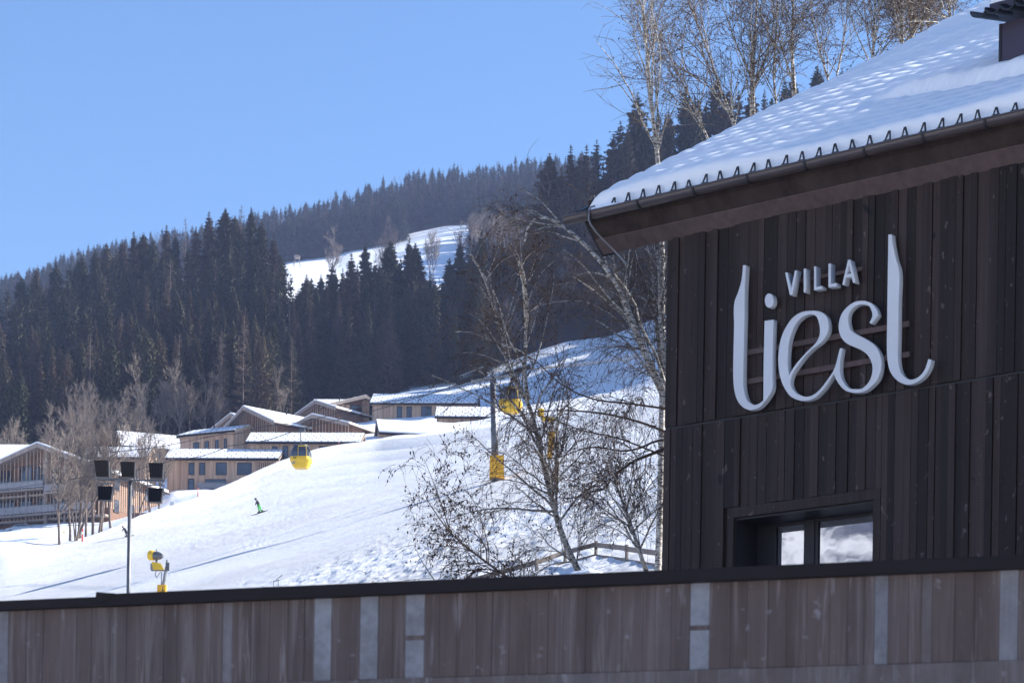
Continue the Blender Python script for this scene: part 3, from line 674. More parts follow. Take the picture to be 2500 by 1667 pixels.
def taper(r0, N, end=.25, p=1.0): return r0[:, None]*(1-(1-end)*np.linspace(0, 1, N)[None, :]**p)
def diamonds(P, s, g, stretch=1.5):
    n = len(P); d = unit_rows(g.normal(0, 1, (n, 3))*np.array([.4, .4, 1])); ref = unit_rows(g.normal(0, 1, (n, 3))); a = unit_rows(np.cross(d, ref)); b = np.cross(d, a); s = s[:, None]
    V = np.stack([P+d*s*stretch, P+a*s*.6, P+b*s*.6, P-a*s*.6, P-b*s*.6, P-d*s*stretch], 1).reshape(-1, 3); o = (np.arange(n)*6)[:, None]
    T = np.array([[0, 1, 2], [0, 2, 3], [0, 3, 4], [0, 4, 1], [5, 2, 1], [5, 3, 2], [5, 4, 3], [5, 1, 4]])
    return V, (o[:, :, None]+T[None]).reshape(-1, 3)

def spruce_mesh(seed, h=24.0, Rm=3.4, whorls=34, nb=9, st=6, sparse=0.0, droop=.35):
    g = np.random.default_rng(seed); zt = np.concatenate([np.linspace(.06, .93, whorls), np.linspace(.80, .995, whorls//3)]); zt = zt+g.normal(0, .010, len(zt))*(1-zt*.6); V = []; zt = np.clip(zt, .03, .995)
    for z in zt:
        if g.random() < sparse*.3: continue
        r = (Rm*(1-z)**.74+.10)*(.75+.5*g.random()); r = min(r, Rm); n = max(4, int(nb*(.6+.6*(1-z)))); az0 = g.random()*6.28
        for k in range(n):
            if g.random() < .10+sparse: continue
            az = az0+k*6.283/n+g.normal(0, .2); L = r*(.6+.55*g.random()); e = np.array([math.cos(az), math.sin(az), 0]); sd = np.array([-e[1], e[0], 0])
            dr = droop*(1.0-z*1.1); base = np.array([0, 0, z*h])
            for j in range(st):
                t = (j+.5)/st+g.normal(0, .04); p = base+e*L*t+np.array([0, 0, -dr*L*t+.35*L*t*t*dr*1.6+.12*L*z*t])
                ll = (.42*L*(1-t*.7)+.25*min(1, r/1.6))*(.7+.6*g.random())
                for s in (-1, 1):
                    tip = p+sd*s*ll*.85+e*ll*.5+np.array([0, 0, -.28*ll*g.random()-.05]); wdt = .2*ll+.10*min(1, r/1.5)
                    V.append((p-e*wdt, p+e*wdt, tip))
                hang = p+np.array([g.normal(0, .08), g.normal(0, .08), -(.5+.9*g.random())*(.35+.6*(1-t))*min(1, r/1.5)]); q_ = min(1, r/1.5); V.append((p-e*.22*q_-sd*.2*q_, p+e*.26*q_+sd*.2*q_, hang)); V.append((p-sd*.25*q_+e*.1*q_, p+sd*.25*q_, hang+e*.2*q_))
            tip = base+e*L*1.05+np.array([0, 0, -dr*L+.56*L*dr+.12*L*z]); p = base+e*L*.8+np.array([0, 0, -dr*L*.8+.36*L*dr+.08*L*z]); V.append((p-sd*.12*min(1, r), p+sd*.12*min(1, r), tip))
    for k in range(6):
        a = g.random()*6.28; V.append((np.array([.05, 0, h*.97]), np.array([-.05, 0, h*.97]), np.array([.25*math.cos(a), .25*math.sin(a), h*1.0+.3*g.random()])))
    V.append((np.array([.06, 0, h*.95]), np.array([-.06, 0, h*.95]), np.array([0, 0, h*1.012])))
    V = np.array(V).reshape(-1, 3); return V, np.arange(len(V)).reshape(-1, 3)
def trunk_mesh(h, r, seed, n=7):
    g = np.random.default_rng(seed); P = np.zeros((1, n, 3)); P[0, :, 2] = np.linspace(-.6, h, n); P[0, 1:-1, :2] = g.normal(0, .04, (n-2, 2)); return tubes_np(P, np.linspace(r, .03, n)[None], 7)
def larch_mesh(seed, h=22.0, Rm=2.8, n1=150, n2=1500, r=.035):
    g = np.random.default_rng(seed); z = .12+.86*g.random(n1)**.9; az = g.random(n1)*6.283; L = Rm*(1-z)**.7*(.5+.6*g.random(n1))+.25
    st = np.stack([0*z, 0*z, z*h], 1); d = np.stack([np.cos(az), np.sin(az), -.15+.5*z], 1)
    P = grow(st, d, L, 5, .10, .03, g); Ra = taper(.02+.018*L, 5, .3); p1 = tubes_np(P, Ra, 3)
    s2, d2, t2, r2, i2 = spawn(P, Ra, n2, .15, 1, 60, 18, g); l2 = (.25+.35*g.random(n2))*(.5+L[i2]*.35)
    P2 = grow(s2, d2, l2, 3, .15, -.12, g); p2 = tubes_np(P2, taper(np.full(n2, r*.6), 3, .4), 3)
    return merge([p1, p2])
def broad_mesh(seed, h=15.0, spread=.38, n1=14, n2=150, n3=1500, tw=.022, stems=1, t0=.28):
    g = np.random.default_rng(seed); st = np.zeros((stems, 3)); st[:, :2] = g.normal(0, .25*(stems > 1), (stems, 2)); d = np.stack([g.normal(0, .08+.13*(stems > 1), stems), g.normal(0, .08+.13*(stems > 1), stems), np.ones(stems)], 1)
    L0 = h*(.8+.2*g.random(stems)); P0 = grow(st, d, L0, 9, .05, .05, g); r0 = h*.0125/stems**.4; R0 = taper(np.full(stems, r0), 9, .12); a = tubes_np(P0, R0, 7)
    s, d, t, r, i = spawn(P0, R0, n1*stems, t0, .92, 38, 8, g, up=.25); L = h*spread*(1.25-t)*(.7+.5*g.random(len(t))); P1 = grow(s, d, L, 7, .09, .10, g); R1 = taper(np.minimum(r*.62, .05+L*.012), 7, .2); b = tubes_np(P1, R1, 5)
    al = np.concatenate([P1, P0[:, [0, 1, 3, 4, 5, 7, 8]]]); ar = np.concatenate([R1, R0[:, [0, 1, 3, 4, 5, 7, 8]]])
    s, d, t, r, i = spawn(P1, R1, n2, .15, 1, 36, 10, g, up=.2); L = h*.13*(1.15-t*.6)*(.6+.7*g.random(n2)); P2 = grow(s, d, L, 5, .10, .08, g); R2 = taper(np.minimum(r*.7, .012+L*.011), 5, .3); c = tubes_np(P2, R2, 3)
    s, d, t, r, i = spawn(P2, R2, n3, .1, 1, 34, 12, g, up=.12); L = h*.055*(.5+.8*g.random(n3)); P3 = grow(s, d, L, 3, .12, .06, g); e = tubes_np(P3, taper(np.full(n3, tw), 3, .4), 3)
    return merge([a, b]), merge([c, e])
SPR = []; 
for k in range(6):
    h_ = [24, 26, 22, 25, 20, 23][k]; V, T = spruce_mesh(100+k, h_, [4.3, 3.9, 4.7, 3.6, 4.1, 4.9][k], [44, 46, 42, 44, 40, 38][k], 11, 6, [0, .08, .0, .18, .05, .25][k], [.35, .5, .3, .45, .25, .55][k])
    SPR.append((h_, np_mesh('crown', V, T, M[['needle', 'needle', 'needle_warm', 'needle_brown', 'needle', 'needle_warm'][k]], k=3), np_mesh('trunk', *trunk_mesh(h_*.97, .26, k), M['bark'], True), V, T))
LAR = []
for k in range(3):
    h_ = [22, 24, 19][k]; V, Q = larch_mesh(200+k, h_); LAR.append((h_, np_mesh('crown', V, Q, M['larch_twig']), np_mesh('trunk', *trunk_mesh(h_, .2, 20+k), M['bark'], True), V, Q))
BRO = []
for k in range(5):
    h_ = [15, 17, 14, 18, 13][k]; A, B = broad_mesh(300+k, h_, [.38, .30, .45, .26, .4][k], 14, 130, 900, .021, [1, 2, 1, 1, 3][k]); BRO.append((h_, np_mesh('branches', *B, M['twig_pale']), np_mesh('trunk', *A, M['bark'], True)))
def place_tree(kind, name, x, y, H, label, cat, group, rz=None, z=None, dz=-.3):
    proto = kind; z = gz(x, y) if z is None else z
    root = empty(name, (x, y, z+dz), label, cat, group); s = H/proto[0]; root.scale = (s*rnd.uniform(.85, 1.2), s*rnd.uniform(.85, 1.2), s); root.rotation_euler.z = rnd.random()*6.28 if rz is None else rz
    mobj('trunk', proto[2], root); mobj(proto[1].name.split('.')[0], proto[1], root); return root

# ------------------------------------------------------------------ forest
cand = []      # (px, D, H, kind)
def band(px0, px1, D0, D1, n, H0, H1, pl, zone):
    for k in range(n):
        px = rnd.uniform(px0, px1); D = rnd.uniform(D0, D1); cand.append([px, D, rnd.uniform(H0, H1), 'larch' if rnd.random() < pl else 'spruce', zone])
def k8D(px): return float(I(np.array([px]), (0, 710), (500, 690), (720, 640), (1200, 640), (3200, 660))[0])
for k in range(330): 
    px = rnd.uniform(-160, 690); cand.append([px, rnd.uniform(475, k8D(px)+8), rnd.uniform(17, 25), 'larch' if rnd.random() < .10 else 'spruce', 'left'])
for k in range(205):
    px = rnd.uniform(680, 1180); cand.append([px, rnd.uniform(548, k8D(px)+8), rnd.uniform(16, 23), 'larch' if rnd.random() < .08 else 'spruce', 'mid'])
for k in range(70):
    px = rnd.uniform(1170, 1380); cand.append([px, rnd.uniform(590, 665), rnd.uniform(15, 22), 'larch' if rnd.random() < .25 else 'spruce', 'mid'])
for k in range(75):
    px = rnd.uniform(1380, 2150); cand.append([px, rnd.uniform(590, 670), rnd.uniform(15, 24), 'larch' if rnd.random() < .2 else 'spruce', 'right'])
# skyline trees read off the photograph: (px of the tip, py of the tip)
def tip(px, py, D, zone, kd='spruce'):
    P = at(px, py, D); g_ = gz(P[0], P[1]); H = P[2]-g_
    if 5 < H < 40: cand.insert(0, [px, D, H, kd, zone+'!'])
for px, py in ((63, 659), (109, 650), (172, 632), (232, 601), (298, 571), (322, 574), (345, 590), (378, 555), (400, 580), (481, 520), (521, 515), (584, 515), (610, 540), (640, 560), (655, 600), (25, 680), (205, 615), (270, 590), (450, 560), (545, 535)): tip(px, py, k8D(px)-rnd.uniform(5, 40), 'left')
tip(424, 538, 680, 'left', 'larch'); tip(560, 511, 675, 'left', 'larch')
for px, py in ((722, 667), (748, 700), (784, 648), (830, 617), (864, 598), (925, 590), (971, 579), (986, 583), (1036, 660), (1095, 600), (1147, 571), (1180, 610), (690, 700), (900, 650), (1000, 640), (1060, 680), (1120, 640), (1220, 600), (1265, 560), (1240, 640), (700, 672), (712, 690), (733, 678), (757, 672), (770, 690), (810, 668), (845, 655), (1010, 655), (1070, 640)): tip(px, py, 640-rnd.uniform(10, 60), 'mid')
for px, py in ((1362, 376), (1385, 400), (1400, 360), (1441, 293), (1420, 400), (1465, 340), (1523, 241), (1545, 300), (1500, 330), (1570, 310), (1600, 280), (1640, 225), (1663, 250), (1714, 198), (1740, 240), (1690, 270), (1800, 230), (1850, 250), (1900, 190), (1960, 170), (2020, 180), (1340, 420), (1310, 400)): tip(px, py, 625-rnd.uniform(0, 50), 'right')
# smaller trees at the wood's lower edge behind the village, lit tops
for px, py, D in ((138, 860, 485), (175, 830, 500), (95, 900, 480), (235, 855, 485), (300, 835, 490), (340, 820, 495), (365, 815, 495), (200, 850, 490), (275, 850, 488), (545, 700, 560), (595, 830, 520), (410, 720, 560), (375, 715, 565)): tip(px, py, D, 'left')
allt = []
for c in cand:
    px, D, H, kd, zone = c; X = (px-1250)/F*D; allt.append((D if '!' not in zone else 0, X, D, H, kd, zone.replace('!', '')))
allt.sort(key=lambda t: t[0])
ns = nl = 0; stuff = []
LAB = {('spruce', 'left'): ('dark spruce in the dense wood on the left hillside behind the timber houses', 'spruces of the left wood'),
       ('spruce', 'mid'): ('dark spruce in the wood below the sunlit upper meadow', 'spruces below the upper meadow'),
       ('spruce', 'right'): ('tall dark spruce on the steep right skyline behind the bare birches', 'spruces on the right skyline'),
       ('larch', 'left'): ('bare grey brown larch among the spruces of the left hillside', 'bare larches of the left wood'),
       ('larch', 'mid'): ('bare grey brown larch among spruces below the sunlit upper meadow', 'bare larches below the upper meadow'),
       ('larch', 'right'): ('bare larch among the spruces on the steep right skyline', 'bare larches on the right skyline')}
for _, X, Y, H, kd, zone in allt:
    lab, grp = LAB[(kd, zone)]
    if kd == 'spruce' and ns < 296:
        ns += 1; place_tree(rnd.choice(SPR), 'spruce', X, Y, H, lab, 'spruce', grp)
    elif kd == 'larch':
        place_tree(rnd.choice(LAR), 'larch', X, Y, H, lab, 'larch', grp)
    else: stuff.append((X, Y, H, kd))
print('trees', ns, len(stuff))
LOW = []
for k in range(5):
    V, T = spruce_mesh(400+k, 22, [4.2, 3.7, 4.6, 3.9, 4.3][k], 24, 7, 3, [0, .1, 0, .2, .05][k]); LOW.append((22, V*np.array([1, 1, 1]), T))
def wood(name, pts, mat, protos, label, kd='stuff'):
    parts = []; zs_ = ground_z([p[0] for p in pts], [p[1] for p in pts])
    for (X, Y, H), z_ in zip(pts, zs_):
        h_, V, T = protos[rnd.randrange(len(protos))]; s = H/h_; a = rnd.random()*6.28; c, s_ = math.cos(a), math.sin(a); wd = s*rnd.uniform(.9, 1.4)
        parts.append((np.stack([(V[:, 0]*c-V[:, 1]*s_)*wd+X, (V[:, 0]*s_+V[:, 1]*c)*wd+Y, V[:, 2]*s+z_-.3], 1), T))
    V, T = merge(parts); o = mobj(name, np_mesh(name, V, T, mat, k=3)); tag(o, label, 'wood', None, kd)
wood('dense_wood', [(a, b_, c) for a, b_, c, _ in stuff], M['needle'], LOW, 'deep rows of spruces filling the wooded hillside behind the front trees')
# far ridge
LL = []
for k in range(2):
    V, Q = larch_mesh(500+k, 22, 2.6, 90, 420, .05); LL.append((22, V, np.concatenate([Q[:, [0, 1, 2]], Q[:, [0, 2, 3]]])))
far = []; farl = []
for k in range(1700):
    px = rnd.uniform(-60, 1420); D = rnd.uniform(1262, 1512)
    (farl if rnd.random() < .30 else far).append(((px-1250)/F*D, D, rnd.uniform(14, 23)))
for k in range(260):
    px = rnd.uniform(640, 960); D = rnd.uniform(1225, 1262); far.append(((px-1250)/F*D, D, rnd.uniform(14, 21)))
for k in range(150):
    px = rnd.uniform(1120, 1420); D = rnd.uniform(1060, 1255); far.append(((px-1250)/F*D, D, rnd.uniform(17, 25)))
for k in range(150):
    px = rnd.uniform(-60, 300); D = rnd.uniform(900, 1260); far.append(((px-1250)/F*D, D, rnd.uniform(14, 21)))
wood('far_wood', far, M['needle'], LOW[:], 'hazy conifer wood covering the far ridge above the snowy meadow')
wood('far_larches', farl, M['larch_twig'], LL, 'pale bare larches mixed through the conifers of the far ridge')
# bare broadleaf trees ------------------------------------------------
def broad_tip(px, py, D, label, grp, proto=None, base_py=None, name='bare_tree'):
    P = at(px, py, D); z = gz(P[0], P[1]) if base_py is None else at(px, base_py, D)[2]; H = P[2]-z
    H *= .87
    if H > 3: return place_tree(proto or rnd.choice(BRO), name, P[0], P[1], H, label, 'tree', grp, z=z)
_i = 0; ORD = ['leftmost', 'second from left', 'third from left', 'fourth from left', 'fourth from right', 'third from right', 'rightmost', 'shortest']; G1 = 'bare trees in front of the left timber house'; L1 = 'tall bare pale twigged tree in the clump before the large slatted timber house'
for px, py, D, pr in ((150, 1010, 292, 0), (176, 935, 298, 1), (200, 925, 300, 3), (215, 950, 297, 0), (232, 960, 303, 3), (255, 940, 300, 1), (275, 990, 305, 2), (190, 1040, 294, 4)): broad_tip(px, py, D, ORD[_i]+' bare tree in the clump before the large slatted timber house', G1, BRO[pr]); _i += 1
for px, py, D, pr in ((330, 1020, 316, 1), (345, 985, 318, 0), (370, 975, 322, 2), (392, 1000, 325, 3)): _i += 1; broad_tip(px, py, D, ['leftmost', 'second', 'third', 'rightmost'][(_i-1) % 4]+' bare tree of four on the slope edge behind the floodlights', 'bare trees beside the floodlight mast', BRO[pr])
for px, py, D, pr in ((395, 830, 478, 1), (415, 840, 480, 3), (440, 860, 478, 3), (465, 850, 480, 1), (345, 905, 470, 0), (320, 915, 470, 2), (210, 890, 460, 2), (180, 900, 460, 0), (130, 950, 430, 0), (255, 905, 455, 4), (530, 860, 478, 3), (500, 880, 478, 0), (25, 975, 420, 2), (10, 1010, 415, 0), (60, 1010, 420, 4), (680, 850, 490, 3), (690, 900, 490, 1)): broad_tip(px, py, D, 'bare pale deciduous tree at the foot of the dark wood behind the houses', 'bare deciduous trees at the foot of the left wood', BRO[pr])
for px, py, D in ((940, 850, 552), (950, 880, 552), (965, 850, 554), (985, 860, 556), (978, 900, 552)): broad_tip(px, py, D, 'thin bare tree at the wood edge above the shaded snowy hillside', 'thin bare trees at the edge of the shaded hillside', BRO[3])
for px, py, D in ((811, 560, 900), (950, 530, 930), (945, 560, 930), (1050, 555, 960), (1060, 560, 960), (1175, 500, 950), (1200, 498, 960), (1225, 505, 950), (1150, 515, 955), (1250, 530, 940), (1210, 520, 935), (1170, 530, 940), (1130, 540, 950), (1280, 500, 930), (1235, 515, 960)):
    P = at(px, py, D); place_tree(rnd.choice([BRO[0], BRO[2], BRO[4]]), 'bare_tree', P[0], P[1], 18 if px > 1100 else 22, 'pale bare tree beside the sunlit upper meadow', 'tree', 'bare trees around the upper meadow', z=P[2]-(18 if px > 1100 else 22), dz=0)

# ------------------------------------------------------------------ birches near the villa
def near_tree(name, label, trunks, D, seed, n1, n2, n3, L1=2.2, L2=.9, L3=.45, droop=-.10, barkm='birch', twigm='twig', cat=0, r0=.06, t0=.05, a1=42, extra=None, dD=1.5, group=None, r_tw=.0035, up1=.15, cats=.015, r1f=.55):
    """trunks: lists of (px, py) going up, at distance D"""
    g = np.random.default_rng(seed); P0s = []; N = 24
    for tr in trunks:
        rr0 = r0
        if isinstance(tr, tuple): rr0, tr = tr
        p = np.array(tr, float); dd = D+dD*g.normal(0, .4); s = np.concatenate([[0], np.cumsum(np.linalg.norm(p[1:]-p[:-1], axis=1))]); s /= s[-1]; t = np.linspace(0, 1, N)
        xs = np.interp(t, s, p[:, 0]); ys = np.interp(t, s, p[:, 1]); k_ = np.array([.25, .5, .25])
        xs[1:-1] = np.convolve(xs, k_, 'same')[1:-1]; ys[1:-1] = np.convolve(ys, k_, 'same')[1:-1]
        dep = dd+np.cumsum(g.normal(0, .05, N)); P0s.append((rr0, np.array([at(xs[k], ys[k], dep[k]) for k in range(N)])))
    P0 = np.stack([q[1] for q in P0s]); R0 = np.stack([q[0]*(1-.75*np.linspace(0, 1, N)) for q in P0s])
    b0 = P0[0, 0]; gzb = gz(b0[0], b0[1]); base = np.array([b0[0], b0[1], min(gzb-.3, b0[2])])
    legs = []
    for k in range(len(P0)):      # carry the stem down to the ground
        q = P0[k, 0]; gq = gz(q[0], q[1])
        if q[2] > gq and k == 0 or (q[2] > gq and isinstance(trunks[k], tuple) is False and extra is None): legs.append(k)
    parts = []
    for k in legs:
        q = P0[k, 0]; gq = gz(q[0], q[1]); n_ = 10; PP = np.stack([base*(1-t)+q*t+np.array([math.sin(t*3)*.12, 0, 0]) for t in np.linspace(0, 1, n_)])[None]; parts.append(tubes_np(PP, np.linspace(R0[k, 0]*1.5, R0[k, 0], n_)[None], 8))
    parts.append(tubes_np(P0, R0, 8))
    s, d, t, r, i = spawn(P0, R0, n1, t0, .98, a1, 12, g, up=up1); L = L1*(1.15-.75*t)*(.5+.8*g.random(n1)); P1 = grow(s, d, L, 9, .09, .03, g, droop); R1 = taper(np.minimum(r*r1f, .006+L*.009), 9, .25); parts.append(tubes_np(P1, R1, 5))
    s, d, t, r, i = spawn(P1, R1, n2, .12, 1, 42, 14, g, up=.05); L = L2*(1.1-.5*t)*(.4+.9*g.random(n2)); P2 = grow(s, d, L, 7, .10, .0, g, droop*1.6); R2 = taper(np.minimum(r*.7, .003+L*.005), 7, .4); tw = [tubes_np(P2, R2, 3)]
    s, d, t, r, i = spawn(P2, R2, n3, .1, 1, 40, 16, g); L = L3*(.3+.9*g.random(n3)); P3 = grow(s, d, L, 5, .12, droop*.8, g, droop*2.2); tw.append(tubes_np(P3, taper(np.full(n3, r_tw), 5, .6), 3))
    base0 = base; root = empty(name, base0, label, 'tree', group)
    V, Q = merge(parts); mobj('trunk', np_mesh('trunk', V-base0, Q, M[barkm], True), root)
    V, Q = merge(tw); mobj('twigs', np_mesh('twigs', V-base0, Q, M[twigm]), root)
    if cat:
        kk = g.choice(n3, cat, replace=True); j = g.integers(1, 5, cat); C_ = P3[kk, j]; kk2 = g.choice(n2, cat//2); C_ = np.concatenate([C_, P2[kk2, g.integers(2, 7, cat//2)]])
        V, T = diamonds(C_, cats*(.4+1.0*g.random(len(C_))**1.5), g); mobj('catkins', np_mesh('catkins', V-base0, T, M['catkin'], k=3), root)
    return root
near_tree('weeping_birch', 'weeping birch with dark trunk and hanging catkins in front of the sunlit ski slope',
    [(.06, [(1411, 1391), (1386, 1341), (1364, 1284), (1350, 1230), (1336, 1176), (1327, 1130), (1314, 1073), (1300, 1016), (1291, 976), (1268, 953), (1247, 917), (1237, 888), (1230, 839), (1216, 778), (1197, 725), (1178, 660), (1147, 621)]),
     (.04, [(1291, 976), (1285, 956), (1281, 905), (1283, 816), (1285, 740), (1281, 667), (1266, 637)])], 45, 11, 52, 480, 2300, 2.2, .95, .45, -.12, cat=1900, t0=.12, extra=1)
near_tree('leafless_shrub', 'thin leaning bare shrub with sparse catkins left of the weeping birch',
    [(.028, [(1300, 1440), (1239, 1409), (1189, 1373), (1146, 1341), (1100, 1301), (1070, 1262), (1040, 1215)]), (.014, [(1189, 1373), (1188, 1340), (1170, 1310), (1130, 1285), (1100, 1270)]), (.012, [(1100, 1301), (1085, 1250), (1060, 1180), (1035, 1120)]), (.012, [(1189, 1373), (1120, 1378), (1060, 1392)]), (.01, [(1060, 1415), (1030, 1370), (1010, 1330)])], 44, 12, 40, 300, 1000, 1.3, .6, .34, -.12, cats=.02, barkm='twig', cat=1300, t0=.05, extra=1)
near_tree('bare_birch', 'bare birch with long dark boughs reaching left from behind the villa over the ski slope',
    [(.036, [(1690, 1080), (1632, 1091), (1589, 1109), (1543, 1126), (1493, 1166), (1479, 1194), (1439, 1201), (1404, 1217), (1364, 1214)]),
     (.024, [(1690, 1070), (1629, 1073), (1600, 1075), (1564, 1094), (1521, 1103), (1457, 1089), (1420, 1095), (1370, 1115), (1320, 1120)]),
     (.026, [(1690, 1090), (1629, 1055), (1564, 1030), (1493, 1012), (1421, 1003), (1350, 1001), (1296, 1007), (1218, 1026)]),
     (.022, [(1690, 1010), (1630, 998), (1529, 984), (1457, 978), (1404, 959), (1357, 930), (1311, 880), (1270, 860), (1200, 872)]),
     (.02, [(1690, 1140), (1630, 1116), (1511, 1069), (1421, 1051), (1350, 1023), (1271, 1003)])], 42, 13, 50, 300, 1200, .9, .7, .42, -.22, barkm='twig', cat=1300, t0=.15, a1=60, extra=1)
near_tree('slender_birch', 'slender pale stemmed birch standing against the slope beside the villa corner',
    [(.04, [(1580, 1400), (1568, 1366), (1546, 1298), (1525, 1237), (1504, 1184), (1490, 1130), (1480, 1060)]), (.02, [(1420, 1400), (1400, 1372), (1340, 1330), (1310, 1290)])], 41, 14, 30, 260, 1100, 1.5, .7, .4, -.14, cat=1200, t0=.1, extra=1)
near_tree('arching_birch', 'white birch with a long stem arching left under the villa gutter',
    [(.075, [(1690, 1060), (1640, 1010), (1600, 920), (1560, 830), (1513, 700), (1473, 646), (1446, 614), (1405, 576), (1369, 545), (1342, 530), (1315, 522), (1289, 537), (1281, 590)]),
     (.05, [(1650, 1000), (1632, 930), (1612, 800), (1610, 700), (1604, 600)]), (.045, [(1640, 990), (1612, 880), (1600, 760), (1590, 640), (1570, 560)]), (.035, [(1630, 1000), (1570, 860), (1525, 760), (1500, 640), (1480, 560)])],
    43, 15, 70, 700, 2800, 2.1, .9, .45, -.13, cat=900, t0=.1, twigm='twig_pale', extra=1)
# undergrowth of bare trees behind the villa's left corner
for k in range(46):
    px = 1165+(1690-1165)*((k*.618) % 1); D = rnd.uniform(562, 628) if px > 1250 else rnd.uniform(556, 580); X = (px-1250)/F*D
    place_tree(BRO[k % 5], 'bare_tree', X, D, rnd.uniform(9, 17), 'bare brown twiggy tree in the thicket above the shaded snowy hillside', 'tree', 'bare thicket above the shaded hillside')
UB = [('leftmost tall birch above the snowy roof, standing alone against the sky', .055, [[(1612, 430), (1605, 388), (1593, 281), (1583, 170), (1573, 73), (1569, -20)]]),
      ('birch leaning left above the roof, second from the left', .045, [[(1800, 330), (1791, 300), (1757, 213), (1728, 126), (1694, 39), (1665, -30)]]),
      ('thick white birch with forked top above the middle of the roof', .075, [[(1838, 320), (1837, 281), (1837, 194), (1842, 97), (1850, -20)], (.03, [(1838, 200), (1790, 90), (1755, -10)]), (.03, [(1838, 220), (1880, 110), (1900, 0)])]),
      ('straight white birch right of the forked one, above the roof', .065, [[(1941, 260), (1939, 233), (1933, 121), (1937, -20)], (.025, [(1936, 200), (1895, 80), (1880, -10)])]),
      ('thin straight birch above the roof halfway to the chimney', .045, [[(2131, 180), (2131, 145), (2138, -20)], (.022, [(2131, 170), (2090, 80), (2060, -10)])]),
      ('pale birch in the row left of the chimney', .05, [[(2203, 140), (2203, 104), (2200, -20)]]),
      ('tall thick birch trunk nearest the roof in the row left of the chimney', .06, [[(2228, 130), (2225, 99), (2224, -20)]]),
      ('brown stemmed birch close beside the thick trunk left of the chimney', .045, [[(2250, 120), (2249, 87), (2252, -20)], (.035, [(2264, 110), (2265, 50), (2268, -20)])]),
      ('leaning thin birch just left of the chimney', .035, [[(2330, 80), (2318, 30), (2305, -20)]]),
      ('slanting birch behind the leftmost tall birch, above the lower roof', .03, [[(1730, 345), (1690, 250), (1640, 150), (1600, 60), (1580, -20)]]),
      ('thin birch between the forked one and the straight one, above the roof', .03, [[(1895, 260), (1888, 180), (1895, 80), (1900, -20)]]),
      ('thin curved birch right of the straight white one, above the roof', .03, [[(2025, 210), (2000, 120), (1985, 50), (1975, -20)], (.025, [(2040, 200), (2060, 100), (2075, -20)])])]
for k, (lab, r_, trs) in enumerate(UB):
    near_tree('birch', lab, [(r_, trs[0])]+trs[1:], 56+1.5*(k % 4), 40+k, 26, 170, 620, 2.6 if k == 0 else 2.0, 1.1, .45, -.02, cat=(60 if k == 0 else 420), t0=.02, a1=36, extra=1, up1=.3, group='birches above the villa roof', r_tw=.0045, twigm='twig' if k % 2 else 'twig_pale', cats=.02)
